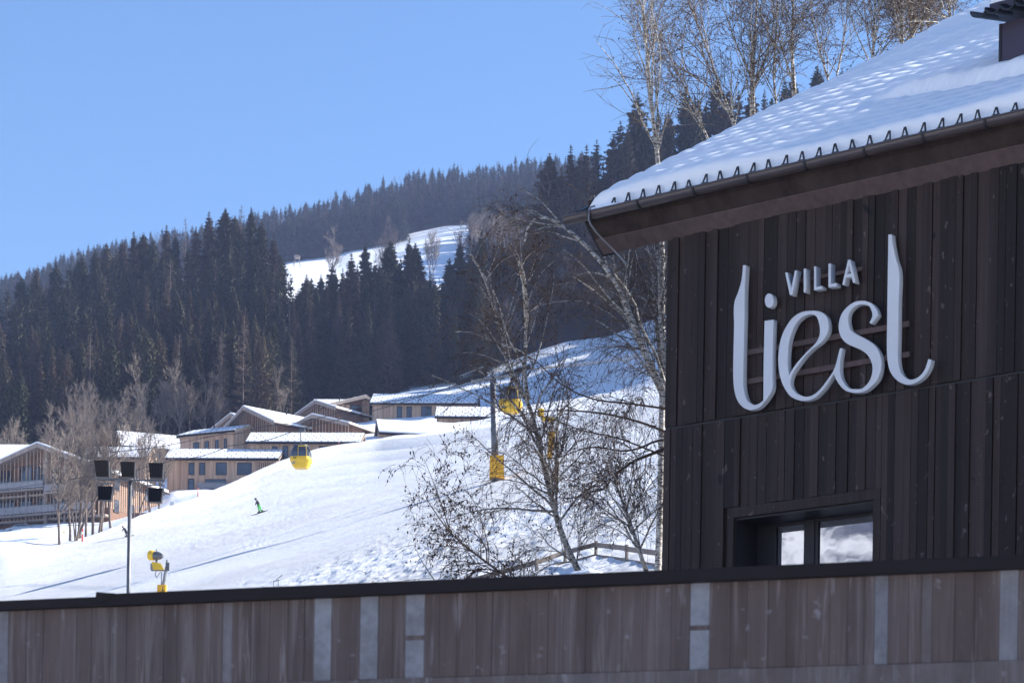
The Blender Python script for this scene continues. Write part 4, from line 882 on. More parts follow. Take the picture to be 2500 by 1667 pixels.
# ------------------------------------------------------------------ timber houses of the village
def chalet(name, label, x0, x1, D, yb, ye, yr, dep, th, ridge='u', oh=.7, snow='tiles', wins=(), recess=0.0, slats=None, floors=(), asym=.5, wallmat='larch', chim=None, group=None, screens=(), rail=None, endslats=False):
    """x0..x1: front edge in the photo at distance D; ridge 'u' runs along the front, 'v' runs back from a front gable"""
    t = R(th); u = np.array([math.cos(t), -math.sin(t), 0]); v = np.array([math.sin(t), math.cos(t), 0])
    O = at(x0, ye, D); k = (x1-1250)/F; Lf = (k*O[1]-O[0])/(u[0]-k*u[1]); xm = (x0+x1)/2
    zb = at(xm, yb, D)[2]; ze = at(xm, ye, D+Lf/2*u[1]*-0)[2]; O = np.array([O[0], O[1], 0.0])
    if ridge == 'v': zr = at(x0+(x1-x0)*asym, yr, D-Lf*asym*math.sin(t))[2]; ze = at(xm, ye, D-Lf/2*math.sin(t))[2]
    else: zr = at(xm, yr, D+dep/2-Lf/2*math.sin(t))[2]
    root = empty(name, O+np.array([0, 0, zb]), label, 'house', group); og = O+np.array([0, 0, zb]); mb = lambda: MB(O, u, v)
    zg = min(zb, gz(O[0], O[1]))-1.5
    def prof(a):    # underside of the roof above position a (along u for 'v' ridges, along v for 'u' ridges)
        W_ = Lf if ridge == 'v' else dep; am = W_*asym if ridge == 'v' else W_/2
        return ze+(zr-ze)*(1-abs(a-am)/(am if a < am else W_-am))
    b = mb(); f0 = recess
    if ridge == 'u':
        b.hexa([(0, f0, zg), (Lf, f0, zg), (Lf, dep, zg), (0, dep, zg), (0, f0, ze), (Lf, f0, ze), (Lf, dep, ze), (0, dep, ze)], .5)
        for a, s_ in ((0, -1), (Lf, 1)): b.poly([(a, f0, ze), (a, dep, ze), (a, dep/2, zr)])
        b.poly([(0, f0, ze), (Lf, f0, ze), (Lf, dep/2, zr), (0, dep/2, zr)]); b.poly([(0, dep, ze), (Lf, dep, ze), (Lf, dep/2, zr), (0, dep/2, zr)])
    else:
        am = Lf*asym
        b.hexa([(0, f0, zg), (Lf, f0, zg), (Lf, dep, zg), (0, dep, zg), (0, f0, ze), (Lf, f0, ze), (Lf, dep, ze), (0, dep, ze)], .5)
        for q in (f0, dep): b.poly([(0, q, ze), (Lf, q, ze), (am, q, zr)])
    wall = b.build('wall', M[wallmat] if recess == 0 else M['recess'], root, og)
    # roof slabs + snow
    th_ = .28; W_ = dep if ridge == 'u' else Lf; am = W_/2 if ridge == 'u' else W_*asym; Lr = Lf if ridge == 'u' else dep
    rb = mb(); sb = mb(); fb = mb(); sb.uv = []; 
    def pt(l, a, z): return (l, a, z) if ridge == 'u' else (a, l, z)
    l0, l1 = -oh*.6, Lr+oh*.6
    if ridge == 'v': l0 = -oh
    for (aA, aB) in ((am, -oh*.8), (am, W_+oh*.8)):
        sl = (zr-ze)/(am if aB < am else W_-am); zB = zr-sl*abs(aB-am)
        q = [pt(l0, aA, zr), pt(l1, aA, zr), pt(l1, aB, zB), pt(l0, aB, zB)]
        rb.hexa([*q, *[(p[0], p[1], p[2]+th_) for p in q]])
        e = .10; q2 = [pt(l0+e, aA, zr+th_+.004), pt(l1-e, aA, zr+th_+.004), pt(l1-e, aB-np.sign(aB-am)*e, zB+th_+.004+sl*e), pt(l0+e, aB-np.sign(aB-am)*e, zB+th_+.004+sl*e)]
        ts = .10 if snow == 'tiles' else .26
        sb.hexa([*q2, *[(p[0], p[1], p[2]+ts) for p in q2]])
        # gutter and fascia on the eave
        g0, g1 = pt(l0, aB, zB+.02), pt(l1, aB, zB+.02); fb.bar(g0, g1, .13, .5, sides=6, world=False)
    roof = rb.build('roof', M['larch_grey'] if ridge == 'v' else M['tile'], root, og)
    so_ = sb.build('snow_cover', M['tile_snow'] if snow == 'tiles' else M['roof_snow'], roof, og)
    me = so_.data; uvl = me.uv_layers.new(name='UVMap')
    for poly in me.polygons:
        for li in poly.loop_indices:
            c = np.array(me.vertices[me.loops[li].vertex_index].co)+og-O; lu = float(np.dot(c, u)); lv = float(np.dot(c, v))
            uvl.data[li].uv = (lu, lv*1.12) if ridge == 'u' else (lv, lu*1.12)
    fb.build('gutter', M['darkmetal'], roof, og)
    if ridge == 'u':
        b = mb(); b.box(-.35, Lf+.35, -.42, -.38, ze-.45, ze-.22); b.build('eave_board', M['larch_light'], roof, og)
        for a_ in (-.42, Lf+.40):
            b = mb()
            for aA, aB in ((dep/2, -oh*.8), (dep/2, dep+oh*.8)):
                sl = (zr-ze)/(dep/2); zB = zr-sl*abs(aB-dep/2); b.hexa([(a_, aA, zr-.24), (a_+.04, aA, zr-.24), (a_+.04, aB, zB-.24), (a_, aB, zB-.24), (a_, aA, zr+.27), (a_+.04, aA, zr+.27), (a_+.04, aB, zB+.27), (a_, aB, zB+.27)])
            b.build('barge_board', M['larch_light'], roof, og)
    else:
        b = mb()
        for aB in (-oh*.8, W_+oh*.8):
            sl = (zr-ze)/(am if aB < am else W_-am); zB = zr-sl*abs(aB-am); y0 = l0-.04
            b.hexa([(am, y0, zr-.32), (aB, y0, zB-.32), (aB, y0+.035, zB-.32), (am, y0+.035, zr-.32), (am, y0, zr+.3), (aB, y0, zB+.3), (aB, y0+.035, zB+.3), (am, y0+.035, zr+.3)])
        b.build('barge_board', M['larch_grey'], roof, og)
    # convert pixel windows on the front plane
    def upx(px, inset=0.0):
        P0 = O+v*inset; kk = (px-1250)/F; return (kk*P0[1]-P0[0])/(u[0]-kk*u[1])
    def zpx(px, py, inset=0.0):
        a = upx(px, inset); P = O+u*a+v*inset; return at(px, py, P[1])[2]
    for wn in wins:
        a0, a1, y0, y1 = wn[:4]; ua, ub = upx(a0, f0), upx(a1, f0); zt, zl = zpx(a0, y0, f0), zpx(a0, y1, f0); nm = wn[4] if len(wn) > 4 else 0
        b = mb(); w_ = .09
        for (p, q, r_, s_) in ((ua, ua+w_, zl, zt), (ub-w_, ub, zl, zt), (ua+w_, ub-w_, zt-w_, zt), (ua+w_, ub-w_, zl, zl+w_)): b.box(p, q, f0-.10, f0-.002, r_, s_)
        for m_ in range(nm): c_ = ua+(ub-ua)*(m_+1)/(nm+1); b.box(c_-.03, c_+.03, f0-.09, f0-.002, zl+w_, zt-w_)
        wo = b.build('window', M['frame'], root, og); b = mb(); b.box(ua+w_-.01, ub-w_+.01, f0-.05, f0-.004, zl+w_-.01, zt-w_+.01); b.build('pane', M['glass'], wo, og)
    if slats:       # (spacing, width, material): a screen of upright slats from the ground floor to the roof
        sp_, wd, mt, zlow = slats; b = mb(); a = .15; zl_ = zb if zlow is None else zpx(xm, zlow)
        while a < Lf: b.box(a-wd/2, a+wd/2, -.06, .0, zl_, prof(a)-.02 if ridge == 'v' else ze-.02); a += sp_*rnd.uniform(.8, 1.2)
        b.build('slat_screen', M[mt], root, og)
    for fy in floors:
        z_ = zpx(xm, fy); b = mb(); b.box(-.1, Lf+.1, -.02, max(recess, .05), z_-.18, z_+.12); b.build('floor_beam', M['larch_grey'], root, og)
    for (a0, a1, y0, y1, n_) in screens:
        ua, ub = upx(a0), upx(a1); zt, zl = zpx(a0, y0), zpx(a0, y1); b = mb(); b.box(ua, ub, -.005, -.003, zl, zt)
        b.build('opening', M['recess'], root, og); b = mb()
        for k_ in range(n_): c_ = ua+(ub-ua)*(k_+.5)/n_; b.box(c_-.05, c_+.05, -.12, -.03, zl, zt)
        b.build('slat_screen', M['larch_light'], root, og)
    if rail:
        for (a0, a1, y0, y1) in rail:
            ua, ub = upx(a0), upx(a1); zt, zl = zpx(a0, y0), zpx(a0, y1); b = mb(); b.box(ua, ub, -.95, -.9, zl+.15, zt-.08); b.build('balcony_panel', M['panel'], root, og)
            b = mb(); b.bar((ua, -.92, zt), (ub, -.92, zt), .045, world=False)
            n_ = max(2, int((ub-ua)/1.2))
            for k_ in range(n_+1): c_ = ua+(ub-ua)*k_/n_; b.bar((c_, -.97, zl-.1), (c_, -.97, zt), .03, world=False)
            b.build('railing', M['galv'], root, og)
            b = mb(); b.box(ua-.1, ub+.1, -1.05, -.01, zl-.25, zl); b.build('balcony_floor', M['larch_grey'], root, og)
    if endslats:
        b = mb(); kx = .3
        while kx < dep-.1: b.box(Lf+.002, Lf+.05, kx, kx+.09, zb, prof(kx)-.02); kx += .34
        b.build('end_slats', M['larch_light'], root, og)
    if chim:
        for (px, py, hgt) in chim:
            a = upx(px, dep*.5); P = O+u*a+v*dep*.45; z_ = at(px, py, P[1])[2]; b = MB(); b.bar(P+np.array([0, 0, z_-hgt*1.6]), P+np.array([0, 0, z_]), .12, sides=8); b.bar(P+np.array([0, 0, z_]), P+np.array([0, 0, z_+.18]), .2, sides=8)
            b.build('flue', M['darkmetal'], roof, og)
    return root, (O, u, v, Lf, zb, ze, zr, mb, og, upx, zpx, prof)
# front row, left to right
r_, (O, u, v, Lf, zb, ze, zr, mb, og, upx, zpx, prof) = chalet('timber_house', 'large timber house with tall slatted gable and glass balconies at the left edge', -92, 238, 368, 1290, 1165, 1090, 15, 24, 'v', 1.3, 'thick', recess=1.5, slats=(.62, .08, 'larch_light', 1268), floors=(1207, 1268), asym=.56,
    wins=[(-60, -30, 1180, 1203, 1), (-20, 10, 1150, 1203, 2), (30, 60, 1140, 1203, 1), (66, 88, 1140, 1203, 1), (108, 130, 1140, 1203, 1), (150, 175, 1160, 1203, 1), (-60, -30, 1216, 1262, 1), (-20, 20, 1216, 1262, 2), (30, 60, 1216, 1262, 1), (70, 92, 1216, 1262, 1), (108, 140, 1216, 1262, 2), (155, 185, 1216, 1262, 1)],
    rail=[(-80, 95, 1188, 1207), (98, 215, 1185, 1204), (-80, 215, 1248, 1268)])
for px in (48, 96, 142, 192):
    a = upx(px); b = mb(); b.bar((a, -.25, gz(O[0], O[1])-1), (a, -.25, prof(a)), .17 if px != 96 else .26, sides=8, world=False); b.build('column', M['larch_grey'], r_, og)
b = mb(); 
k_ = .4
while k_ < 14.6: b.box(Lf+.01, Lf+.10, k_, k_+.11, gz(O[0], O[1])+1.6, prof(Lf)-.05); k_ += .55
b.build('side_slats', M['larch_light'], r_, og)
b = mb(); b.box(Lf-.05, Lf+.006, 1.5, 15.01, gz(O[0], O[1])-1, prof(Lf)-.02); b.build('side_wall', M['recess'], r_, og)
for a0_, a1_ in ((2.2, 3.6), (6, 7.6), (10.5, 12.4)):
    for z0_, z1_ in ((.9, 2.6), (-2.3, -.4)):
        b = mb(); b.box(Lf+.012, Lf+.12, a0_, a1_, ze-3.2+z0_, ze-3.2+z1_); wo = b.build('window', M['frame'], r_, og); b = mb(); b.box(Lf+.121, Lf+.13, a0_+.12, a1_-.12, ze-3.2+z0_+.12, ze-3.2+z1_-.12); b.build('pane', M['glass'], wo, og)
chalet('timber_house', 'low timber house with broad snowy roof cut off by the left picture edge', -160, 62, 405, 1190, 1135, 1092, 11, 3, 'u', .8, 'thick', wins=[(-40, -20, 1142, 1165)])
chalet('timber_house', 'small timber house behind the bare tree clump with only its snowy roof showing', 205, 335, 395, 1180, 1118, 1096, 8, 4, 'u', .7, 'tiles', wins=[(240, 256, 1125, 1150), (280, 292, 1125, 1150)])
chalet('timber_house', 'timber house with left facing gable between the bare clump and the long low house', 300, 420, 430, 1160, 1088, 1063, 9, -18, 'u', .8, 'tiles', wins=[(330, 342, 1098, 1122), (360, 375, 1098, 1122)])
chalet('timber_house', 'boarded timber house low on the slope edge behind the floodlight mast', 232, 332, 372, 1262, 1204, 1188, 8, 8, 'u', .4, 'tiles', wins=[(245, 256, 1212, 1232), (268, 279, 1212, 1232), (296, 312, 1212, 1230, 2)], wallmat='larch_grey')
chalet('timber_house', 'long low two storey timber house with upright windows, left of the gondola cabin', 409, 655, 400, 1206, 1121, 1101, 9, 3, 'u', .8, 'tiles',
       wins=[(441, 455, 1129, 1159), (467, 481, 1129, 1159), (507, 534, 1129, 1159, 3), (559, 595, 1129, 1159, 5), (440, 455, 1168, 1201), (482, 533, 1169, 1181, 2), (560, 590, 1169, 1186, 1)], screens=[(608, 650, 1129, 1158, 8)], rail=[(466, 600, 1180, 1196)], endslats=True)
chalet('timber_house', 'narrow timber house with chimney flue and snowy roof left of the high central gable', 440, 552, 428, 1130, 1066, 1049, 9, 26, 'u', .7, 'tiles', wins=[(452, 466, 1080, 1104, 1), (480, 489, 1077, 1102), (505, 513, 1074, 1100), (527, 533, 1070, 1095)], chim=[(505, 1036, 2.2)])
chalet('timber_house', 'little gable peeping out behind the left shoulder of the high central gable', 528, 590, 455, 1100, 1040, 1015, 9, 40, 'v', .8, 'thick', slats=(.6, .08, 'larch_light', None), recess=.8)
chalet('timber_house', 'tallest central timber house with a steep slatted gable and a wide snowy roof', 541, 655, 436, 1140, 1052, 999, 15, 50, 'v', 1.3, 'thick', recess=1.2, slats=(.62, .09, 'larch_light', None), wins=[(560, 600, 1075, 1100, 4), (610, 640, 1070, 1100, 3)], chim=[(686, 998, 2.0)])
chalet('timber_house', 'timber house with a slatted gable directly behind the hanger of the gondola cabin', 700, 830, 428, 1120, 1047, 1018, 14, 32, 'v', 1.1, 'thick', recess=1.0, slats=(.7, .09, 'larch_light', None), asym=.47)
b = None
chalet('timber_house', 'long flat timber building linking the central gables with a dark band of windows', 655, 800, 432, 1120, 1052, 1040, 8, 2, 'u', .5, 'thick', wins=[(668, 690, 1058, 1075, 2)])
chalet('timber_house', 'long low timber house with tiled snowy roof directly behind the yellow gondola cabin', 607, 855, 404, 1130, 1081, 1061, 9, 3, 'u', .8, 'tiles', wins=[(644, 657, 1089, 1100), (670, 683, 1088, 1120), (708, 730, 1089, 1118, 1), (758, 800, 1088, 1102, 3)], endslats=True)
chalet('timber_house', 'small slatted timber house with chimney flue at the upper left of the glazed gable', 733, 800, 474, 1080, 1006, 983, 12, 40, 'v', 1.0, 'thick', recess=.8, slats=(.6, .08, 'larch_light', None), chim=[(812, 972, 2.4)])
r_, (O, u, v, Lf, zb, ze, zr, mb, og, upx, zpx, prof) = chalet('timber_house', 'timber house with a large glazed gable split by a boarded pier, high up', 803, 917, 470, 1050, 999, 971, 14, -26, 'v', 1.3, 'tiles', recess=.9, asym=.62, wins=[(834, 864, 988, 1032, 1), (880, 910, 988, 1032, 1)], floors=(1035,))
b = mb(); b.box(upx(866), upx(879), -.1, .9, zb, prof(upx(872))-.1); b.box(upx(806), upx(832), -.05, .9, zb, prof(upx(808))-.1); b.build('boarded_pier', M['larch'], r_, og)
chalet('timber_house', 'linking wing with chimney and bright snowy roof between small slatted and glazed gables', 762, 868, 486, 1050, 1004, 981, 10, 2, 'u', .6, 'thick', wins=[(806, 818, 1008, 1030)])
chalet('timber_house', 'long timber house with snowy tiled roof highest in the village below the shaded hillside', 909, 1138, 470, 1045, 986, 966, 10, 3, 'u', .8, 'tiles', wins=[(947, 960, 992, 1020), (971, 983, 992, 1020), (1007, 1032, 991, 1019, 1), (1055, 1078, 991, 1019, 1), (985, 1060, 1027, 1036, 4)], endslats=True)
chalet('timber_house', 'right hand timber house with snowy roof running behind the cable car tower', 1068, 1262, 440, 1060, 1018, 998, 8, 1, 'u', .8, 'tiles', wins=[(1105, 1118, 1026, 1046), (1130, 1144, 1025, 1048), (1168, 1188, 1025, 1042, 1)])
chalet('timber_house', 'low timber house half sunk behind the slope crest with its gable turned left', 930, 1112, 412, 1085, 1056, 1036, 8, -9, 'u', .8, 'thick', wins=[(940, 978, 1061, 1076, 3), (990, 1020, 1063, 1074, 1)])

# ------------------------------------------------------------------ guard rail, car, small slope furniture
g_ = empty('guard_rail', at(110, 1297, 350), 'snow dusted steel guard rail along the road before the large slatted house', 'guard rail'); og = at(110, 1297, 350)
pts = [at(px, py, 352) for px, py in ((-30, 1309), (20, 1306), (60, 1298), (120, 1292), (180, 1287), (240, 1286), (290, 1287))]
b = MB(); 
for k in range(len(pts)-1):
    for dz in (0, .35, -.3): b.bar(pts[k]+np.array([0, 0, dz]), pts[k+1]+np.array([0, 0, dz]), .07)
b.build('rail', M['galv'], g_, og)
for k, px in enumerate(range(-10, 300, 30)):
    py = float(np.interp(px, (-30, 20, 60, 120, 180, 240, 290), (1309, 1306, 1298, 1292, 1287, 1286, 1287))); p = at(px, py, 352.2); b = MB(); b.bar((p[0], p[1], gz(p[0], p[1])-.5), p+np.array([0, 0, .5]), .06); b.build('post', M['galv'], g_, og)
# parked car: silver hatchback behind the rail
cx, cy_ = at(52, 1290, 358)[:2]; cz = at(52, 1303, 358)[2]-.15; car = empty('parked_car', (cx, cy_, cz), 'silver car parked behind the guard rail under the large slatted house', 'car')
def car_body():
    prof_ = [(-2.1, .3), (-2.15, .75), (-1.3, .95), (-.6, 1.42), (.9, 1.45), (1.75, 1.0), (2.1, .85), (2.15, .35)]
    b = MB(); n = len(prof_)
    for wy0, wy1, s_ in ((-.85, .85, 1),):
        for k in range(n):
            p, q = prof_[k], prof_[(k+1) % n]; t0 = .72 if p[1] > 1.2 else .85; t1 = .72 if q[1] > 1.2 else .85
            b.poly([(p[0], -t0, p[1]), (q[0], -t1, q[1]), (q[0], t1, q[1]), (p[0], t0, p[1])])
        for s2 in (-1, 1): b.poly([(p[0], s2*(.72 if p[1] > 1.2 else .85), p[1]) for p in prof_])
    return b
car_body().build('body', M['car'], car)
for s2 in (-1, 1):
    b = MB(); b.hexa([(-1.1, s2*.80-.03, .98), (1.45, s2*.80-.03, .98), (1.45, s2*.80+.03, .98), (-1.1, s2*.80+.03, .98), (-.55, s2*.73-.03, 1.36), (.85, s2*.73-.03, 1.38), (.85, s2*.73+.03, 1.38), (-.55, s2*.73+.03, 1.36)]); b.build('side_window', M['glass'], car)
b = MB(); b.hexa([(.98, -.66, 1.43), (1.66, -.74, 1.06), (1.66, .74, 1.06), (.98, .66, 1.43), (.98, -.66, 1.46), (1.72, -.74, 1.08), (1.72, .74, 1.08), (.98, .66, 1.46)]); b.build('rear_window', M['glass'], car)
for sx in (-1.35, 1.35):
    for sy in (-1, 1):
        b = MB(); b.ring([(-.1, 0), (-.1, .32), (.1, .32), (.1, 0)], (sx, sy*.78, .32), (0, 1, 0)); wh = b.build('wheel', M['black'], car); b = MB(); b.ring([(-.11, 0), (-.11, .18), (.11, .18), (.11, 0)], (sx, sy*.78, .32), (0, 1, 0)); b.build('rim', M['galv'], wh)
for sy in (-.6, .6): b = MB(); b.box(2.1, 2.17, sy-.15, sy+.15, .7, .85); b.build('tail_light', M['red'], car)
for px, py0, py1, D, r, mt, lab, nm, ct in ((483, 1190, 1217, 345, .075, 'red', 'orange red marker pole in the snow before the long low house', 'marker_pole', 'pole'), (827, 1068, 1098, 337, .035, 'red', 'thin red marker pole on the slope crest right of the gondola cabin', 'marker_pole', 'pole'), (201, 1290, 1326, 293, .10, 'red', 'red and white pole among the trunks of the left tree clump', 'marker_pole', 'pole'),
    (156, 1297, 1311, 340, .13, 'yellow', 'short yellow post on the shaded snow bank at the left', 'marker_post', 'post'), (420, 1224, 1240, 318, .22, 'white', 'stubby white board on the slope edge left of the long low house', 'marker_board', 'board')):
    P0 = at(px, py1, D); P1 = at(px, py0, D); root = empty(nm, P0, lab, ct); b = MB(); h_ = P1[2]-P0[2]
    if mt == 'red':
        b.bar((0, 0, -.4), (0, 0, h_), r, sides=8); b.build('pole', M['red'], root); b = MB(); b.ring([(0, r*1.15), (.3, r*1.15)], (0, 0, h_*.62), (0, 0, 1)); b.build('band', M['white'], root)
    elif mt == 'yellow':
        for s_ in (-.18, .18): b = MB(); b.bar((s_, 0, -.4), (s_, 0, h_), .06, sides=6); b.build('post', M['yellow'], root)
        b = MB(); b.box(-.24, .24, -.04, .04, h_*.72, h_*.95); b.build('plate', M['yellow'], root)
    else:
        b = MB(); b.box(-.3, .3, -.05, .05, 0, h_); b.build('panel', M['white'], root); b = MB(); b.bar((0, .08, -.5), (0, .08, h_*.9), .05); b.build('stake', M['galv'], root)
# railing with a snow covered rail behind the mast
og = at(370, 1245, 322); g_ = empty('terrace_railing', og, 'steel railing on a low brick parapet behind the floodlight mast', 'railing'); b = MB()
b.bar(at(322, 1239, 322), at(378, 1235, 322), .05); b.bar(at(378, 1235, 322), at(418, 1244, 320), .06); b.build('handrail', M['white'], g_, og)
for px in range(324, 380, 11): b = MB(); b.bar(at(px, 1238, 322), at(px, 1252, 322), .03); b.build('post', M['galv'], g_, og)
b = MB(); p, q = at(322, 1252, 322.3), at(380, 1250, 322.3); b.hexa([p-np.array([0, 0, 1.4]), q-np.array([0, 0, 1.4]), q+np.array([0, .4, -1.4]), p+np.array([0, .4, -1.4]), p, q, q+np.array([0, .4, 0]), p+np.array([0, .4, 0])], world=True); b.build('parapet', simple('reddish_brick', (.22, .12, .10), .8, .2), g_, og)

# ------------------------------------------------------------------ floodlight mast
FD = 85.0; pb = at(313, 1475, FD); gx, gy = pb[0], pb[1]; og = np.array([gx, gy, gz(gx, gy)]); mast = empty('floodlight_mast', og, 'tall grey steel mast carrying five black floodlights, left foreground before the slope', 'floodlight')
tp = at(317, 1172, FD); tp[0] = gx+.0; b = MB(); b.bar(og-np.array([0, 0, .3]), np.array([gx, gy, tp[2]]), .082, r2=.062, sides=12); b.build('pole', M['steel'], mast, og, True)
b = MB(); a0, a1 = at(238, 1170, FD), at(402, 1173, FD); b.bar(a0, a1, .035, sides=6); b.build('crossbar', M['steel'], mast, og)
def flood(px, py, tilt, below):
    c = at(px, py, FD-.1); w2, h2, d2 = .255, .25, .12
    b = MB(); top = .22; 
    # housing: tapering box with cooling fins on its back
    pts = []
    for (sx, sy, sz) in ((-1, -1, -1), (1, -1, -1), (1, 1, -1), (-1, 1, -1), (-1, -1, 1), (1, -1, 1), (1, 1, 1), (-1, 1, 1)):
        kx = w2*(1.0 if sz > 0 else .86); ky = d2*(1.25 if sz < 0 else .7); y = sy*ky+(-sz*tilt*.16); pts.append(c+np.array([sx*kx, y, sz*h2]))
    b.hexa(pts, world=True); hs = b.build('housing', M['black'], mast, og)
    b = MB()
    for k in range(9):
        x = -w2*.86+2*w2*.86*k/8
        b.hexa([c+np.array([x*.9-.008, -d2*1.25-.05+tilt*.16, -h2*.95]), c+np.array([x*.9+.008, -d2*1.25-.05+tilt*.16, -h2*.95]), c+np.array([x*.9+.008, -d2+tilt*.16, -h2*.95]), c+np.array([x*.9-.008, -d2+tilt*.16, -h2*.95]),
                c+np.array([x-.008, -d2*.7-.04-tilt*.16, h2*.98]), c+np.array([x+.008, -d2*.7-.04-tilt*.16, h2*.98]), c+np.array([x+.008, -d2*.5-tilt*.16, h2*.98]), c+np.array([x-.008, -d2*.5-tilt*.16, h2*.98])], world=True)
    b.build('cooling_fins', M['darkmetal'], hs, og)
    b = MB(); yk = c+np.array([0, 0, -h2-.09 if not below else h2+.10])
    for s_ in (-1, 1): b.bar(c+np.array([s_*(w2+.03), 0, 0]), yk+np.array([s_*(w2+.03), 0, 0]), .02)
    b.bar(yk-np.array([w2+.04, 0, 0]), yk+np.array([w2+.04, 0, 0]), .025); b.build('bracket', M['steel'], hs, og)
    g0 = [c+np.array([sx*w2*.8, d2*(1.25 if sz < 0 else .7)+.02-sz*tilt*.16, sz*h2*.85]) for sx, sz in ((-1, -1), (1, -1), (1, 1), (-1, 1))]
    b = MB(); b.hexa([g0[0], g0[1], g0[1]+np.array([0, .02, 0]), g0[0]+np.array([0, .02, 0]), g0[3], g0[2], g0[2]+np.array([0, .02, 0]), g0[3]+np.array([0, .02, 0])], world=True); b.build('lens', M['glass'], hs, og)
for px, py, tl, bl in ((250, 1145, 1.2, False), (313, 1147, .6, False), (382, 1149, .3, False), (257, 1205, -.2, True), (380, 1209, -.2, True)): flood(px, py, tl, bl)

# ------------------------------------------------------------------ snow guns
def snow_gun(px, D, s, label, yb, lean, back, mirror=1, padw=.17, group=None):
    """s: metres per photo pixel; local picture plane offsets from the pad's foot"""
    o = at(px, yb, D); z0 = min(gz(o[0], o[1]), o[2]); og = np.array([o[0], o[1], z0]); root = empty('snow_gun', og, label, 'snow gun')
    def L(x, y, d=0): return o+np.array([mirror*x*s, d, y*s])
    top = L(3+lean, 30); b = MB(); b.hexa([L(-11, -60, -.3), L(9, -60, -.3), L(9, -60, .3), L(-11, -60, .3), L(-9, 30, -.3), L(12, 30, -.3), L(12, 30, .3), L(-9, 30, .3)], world=True); pd = b.build('padding', M['padding'], root, og)
    b = MB(); b.poly([L(4.5, 27, -.305), L(6, 27, -.305), L(2.5, 5, -.305), L(1.5, 5, -.305)], world=True); b.poly([L(3, 20, -.306), L(7, 18, -.306), L(6, 15, -.306), L(3, 17, -.306)], world=True); b.build('lettering', M['black'], pd, og)
    b = MB(); b.bar(L(4, 28), L(12, 75), 4.5*s, r2=4*s, sides=8); b.bar(L(-1, 28), L(0, 62), 1.2*s, sides=6); b.build('mast', M['galv'], root, og)
    b = MB(); b.box; b.bar(L(14, 66), L(14, 85), 6*s, sides=4); b.bar(L(12, 85), L(12, 92), 2*s, sides=6); b.build('control_box', M['steel'], root, og)
    b = MB(); b.bar(L(-26, 66), L(12, 66), 2.2*s); b.build('arm', M['galv'], root, og)
    b = MB(); b.hexa([L(-20, 67, -.3), L(6, 67, -.3), L(6, 67, .3), L(-20, 67, .3), L(-24, 86, -.25), L(-2, 82, -.25), L(-2, 82, .25), L(-24, 86, .25)], world=True); b.build('fairing', M['yellow'], root, og)
    b = MB(); b.bar(L(-23, 67), L(-23, 82), 6.5*s, sides=4); b.build('switch_cabinet', M['galv'], root, og)
    b = MB(); ax = np.array([mirror*-.85, .35*back, .10]); c = L(-18, 102); b.ring([(0, 10*s), (8*s, 10.5*s), (17*s, 8*s), (23*s, 4.5*s)], c, -ax, 20); b.ring([(23*s, 4.5*s), (23.1*s, .5*s)], c, -ax, 20); b.build('fan_housing', M['steel'], root, og, True)
    b = MB(); b.ring([(0, 10.5*s), (2*s, 12*s), (13*s, 12.5*s), (15*s, 11*s), (14*s, 3*s)], c, ax, 20); b.build('turbine_ring', M['yellow'], root, og, True)
    b = MB(); b.bar(L(-12, 84), L(-15, 98), 3.2*s, sides=8); b.build('neck', M['steel'], root, og)
    b = MB(); b.tube([L(-14, 64), L(-16, 54), L(-12, 48), L(-7, 58), L(-2, 62)], .8*s, 5); b.build('hose', M['black'], root, og)
    b = MB(); b.ring([(0, 1.2*s), (5*s, .8*s)], L(-14, 113), (0, 0, 1), 8); b.build('lamp', M['black'], root, og)
    return root
gD = float(slope_D(395, 1475)); snow_gun(394, gD, gD/F, 'yellow snow gun on a padded post low on the slope, right of the floodlight mast', 1458, 2, 1)
gD = float(slope_D(1345, 1112)); 
r2_ = None
def slope_gun2():
    D = float(slope_D(1345, 1112)); s = D/F; o = at(1343, 1112, D); og = np.array([o[0], o[1], gz(o[0], o[1])]); root = empty('snow_gun', og, 'snow gun on a high yellow padded post behind the weeping birch', 'snow gun')
    def L(x, y, d=0): return o+np.array([x*s, d, y*s])
    b = MB(); b.hexa([L(-8, -8, -.3), L(4, -8, -.3), L(4, -8, .3), L(-8, -8, .3), L(-3, 58, -.3), L(12, 58, -.3), L(12, 58, .3), L(-3, 58, .3)], world=True); b.build('padding', M['padding'], root, og)
    b = MB(); b.bar(L(4, 56), L(10, 100), 4.5*s, sides=8); b.build('mast', M['galv'], root, og)
    b = MB(); b.hexa([L(-20, 84, -.3), L(12, 84, -.3), L(12, 84, .3), L(-20, 84, .3), L(-22, 94, -.25), L(6, 92, -.25), L(6, 92, .25), L(-22, 94, .25)], world=True); b.build('fairing', M['yellow'], root, og)
    b = MB(); b.ring([(-14*s, 6*s), (-8*s, 9*s), (-1*s, 9*s)], L(-18, 104), (1, -.3, .1), 18); b.build('fan_housing', M['steel'], root, og, True)
    b = MB(); b.ring([(0, 10*s), (10*s, 10.5*s), (12*s, 9*s), (12*s, 3*s)], L(-19, 104), (-1, -.3, .1), 18); b.build('turbine_ring', M['yellow'], root, og, True)
slope_gun2()
